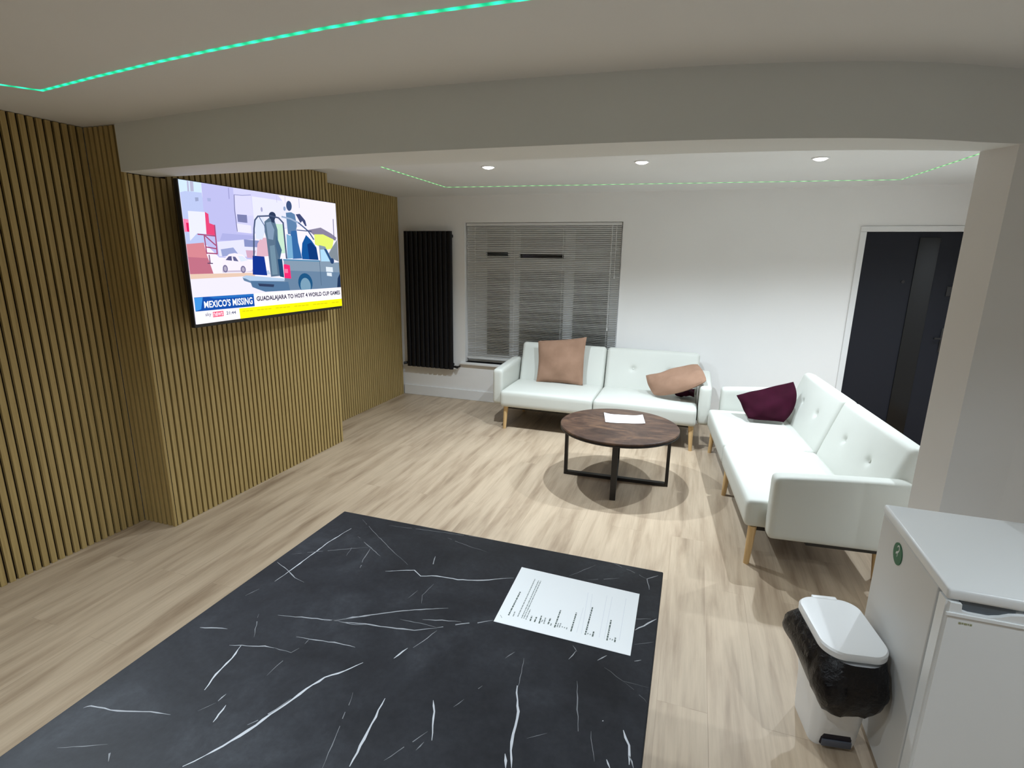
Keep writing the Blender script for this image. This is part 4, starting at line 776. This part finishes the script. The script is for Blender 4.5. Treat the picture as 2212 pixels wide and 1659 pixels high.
# liner: hangs over the rim, lower at the front, with a rumpled hem
bm = BM(); base_p = rr(0.109, 0.157, 0.085, 10, 0.02); n = len(base_p)
ph = [random.uniform(0, 6) for _ in range(5)]
rings = []
for lev in range(11):
    f = lev/10; ring = []
    for k, (x, y) in enumerate(base_p):
        a = 2*PI*k/n
        front = max(0.0, -y/0.16); dep = 0.150+0.055*front+0.008*math.sin(3*a+ph[0])
        z = 0.418-dep*f
        bul = (0.020+0.026*max(0.0, -x/0.11)+0.008*front)*math.sin(PI*min(1, f*0.9))**0.8*(1+0.35*math.sin(5*a+ph[1])) - 0.016*f*(1 if f > 0.6 else 0)*(f-0.6)/0.4
        wr = 0.004*math.sin(11*a+6*f+ph[2])+0.0025*math.sin(19*a-9*f+ph[3])
        l = math.hypot(x, y); sc = 1+(bul+wr*min(1, 3*f))/l
        if x > 0: bul_lim = min(x*sc, 0.113); xx = bul_lim
        else: xx = x*sc
        ring.append(bm.verts.new((xx, y*sc-0.006, z)))
    rings.append(ring)
for A, B in zip(rings[:-1], rings[1:]):
    for k in range(n): bm.faces.new((A[k], B[k], B[(k+1) % n], A[(k+1) % n]))
obj('bin_liner', bm, M_bag, bn, True)
lt = bpy.data.objects
bm = BM(); lid = [rr(0.106, 0.152, 0.062, 10, 0.012), rr(0.109, 0.156, 0.062, 10, 0.012), rr(0.109, 0.156, 0.062, 10, 0.012), rr(0.105, 0.152, 0.062, 10, 0.012)]
secs = [(lid[0], 0.4185, 0.0, 0.0), (lid[1], 0.421, 0, 0), (lid[2], 0.440, 0, 0), (lid[3], 0.4465, 0, 0), (rr(0.098, 0.144, 0.060, 10, 0.012), 0.4475, 0, 0)]
loft(bm, secs); lo = obj('bin_lid', bm, M_bin, bn, True); lo.rotation_euler = (0, 0, 0)
bm = BM(); box(bm, -0.045, 0.045, 0.145, 0.168, 0.419, 0.4485, 0.004); obj('lid_hinge', bm, M_bin, lo, True)
bm = BM(); box(bm, -0.054, 0.054, -0.1085, -0.080, 0.010, 0.074, 0.010); obj('pedal_slot', bm, M_pdark, bn)
bm = BM(); box(bm, -0.050, 0.050, -0.116, -0.1087, 0.016, 0.044, 0.003); obj('pedal', bm, M_pedal, bn, True)

# ------------------------------------------------------------------ world, camera, view
wd = bpy.data.worlds.new('night'); SC.world = wd; wd.use_nodes = True
wd.node_tree.nodes['Background'].inputs[0].default_value = (0.004, 0.006, 0.012, 1); wd.node_tree.nodes['Background'].inputs[1].default_value = 1.0
cam = bpy.data.cameras.new('camera'); co = bpy.data.objects.new('camera', cam); COL.objects.link(co); SC.camera = co
fw = Vector((-0.3102754445, 0.9217929900, -0.2324367270)); rt = Vector((0.9465413384, 0.3222573255, 0.0144813993)); up = Vector((-0.0882532904, 0.2155177481, 0.9725037054))
R = Matrix((rt, up, -fw)).transposed().to_4x4(); co.matrix_world = Matrix.Translation((0, 0, 1.7301)) @ R
cam.sensor_fit = 'HORIZONTAL'; cam.sensor_width = 36.0; cam.lens = 1148.2238/2212*36.0; cam.clip_start = 0.02; cam.clip_end = 100
vs = SC.view_settings; vs.view_transform = 'Standard'; vs.look = 'None'; vs.exposure = EXPOSURE; vs.gamma = 1.0; vs.use_curve_mapping = False
SC.cycles.max_bounces = 10; SC.cycles.diffuse_bounces = 6; SC.cycles.sample_clamp_indirect = 6.0; SC.cycles.use_denoising = True
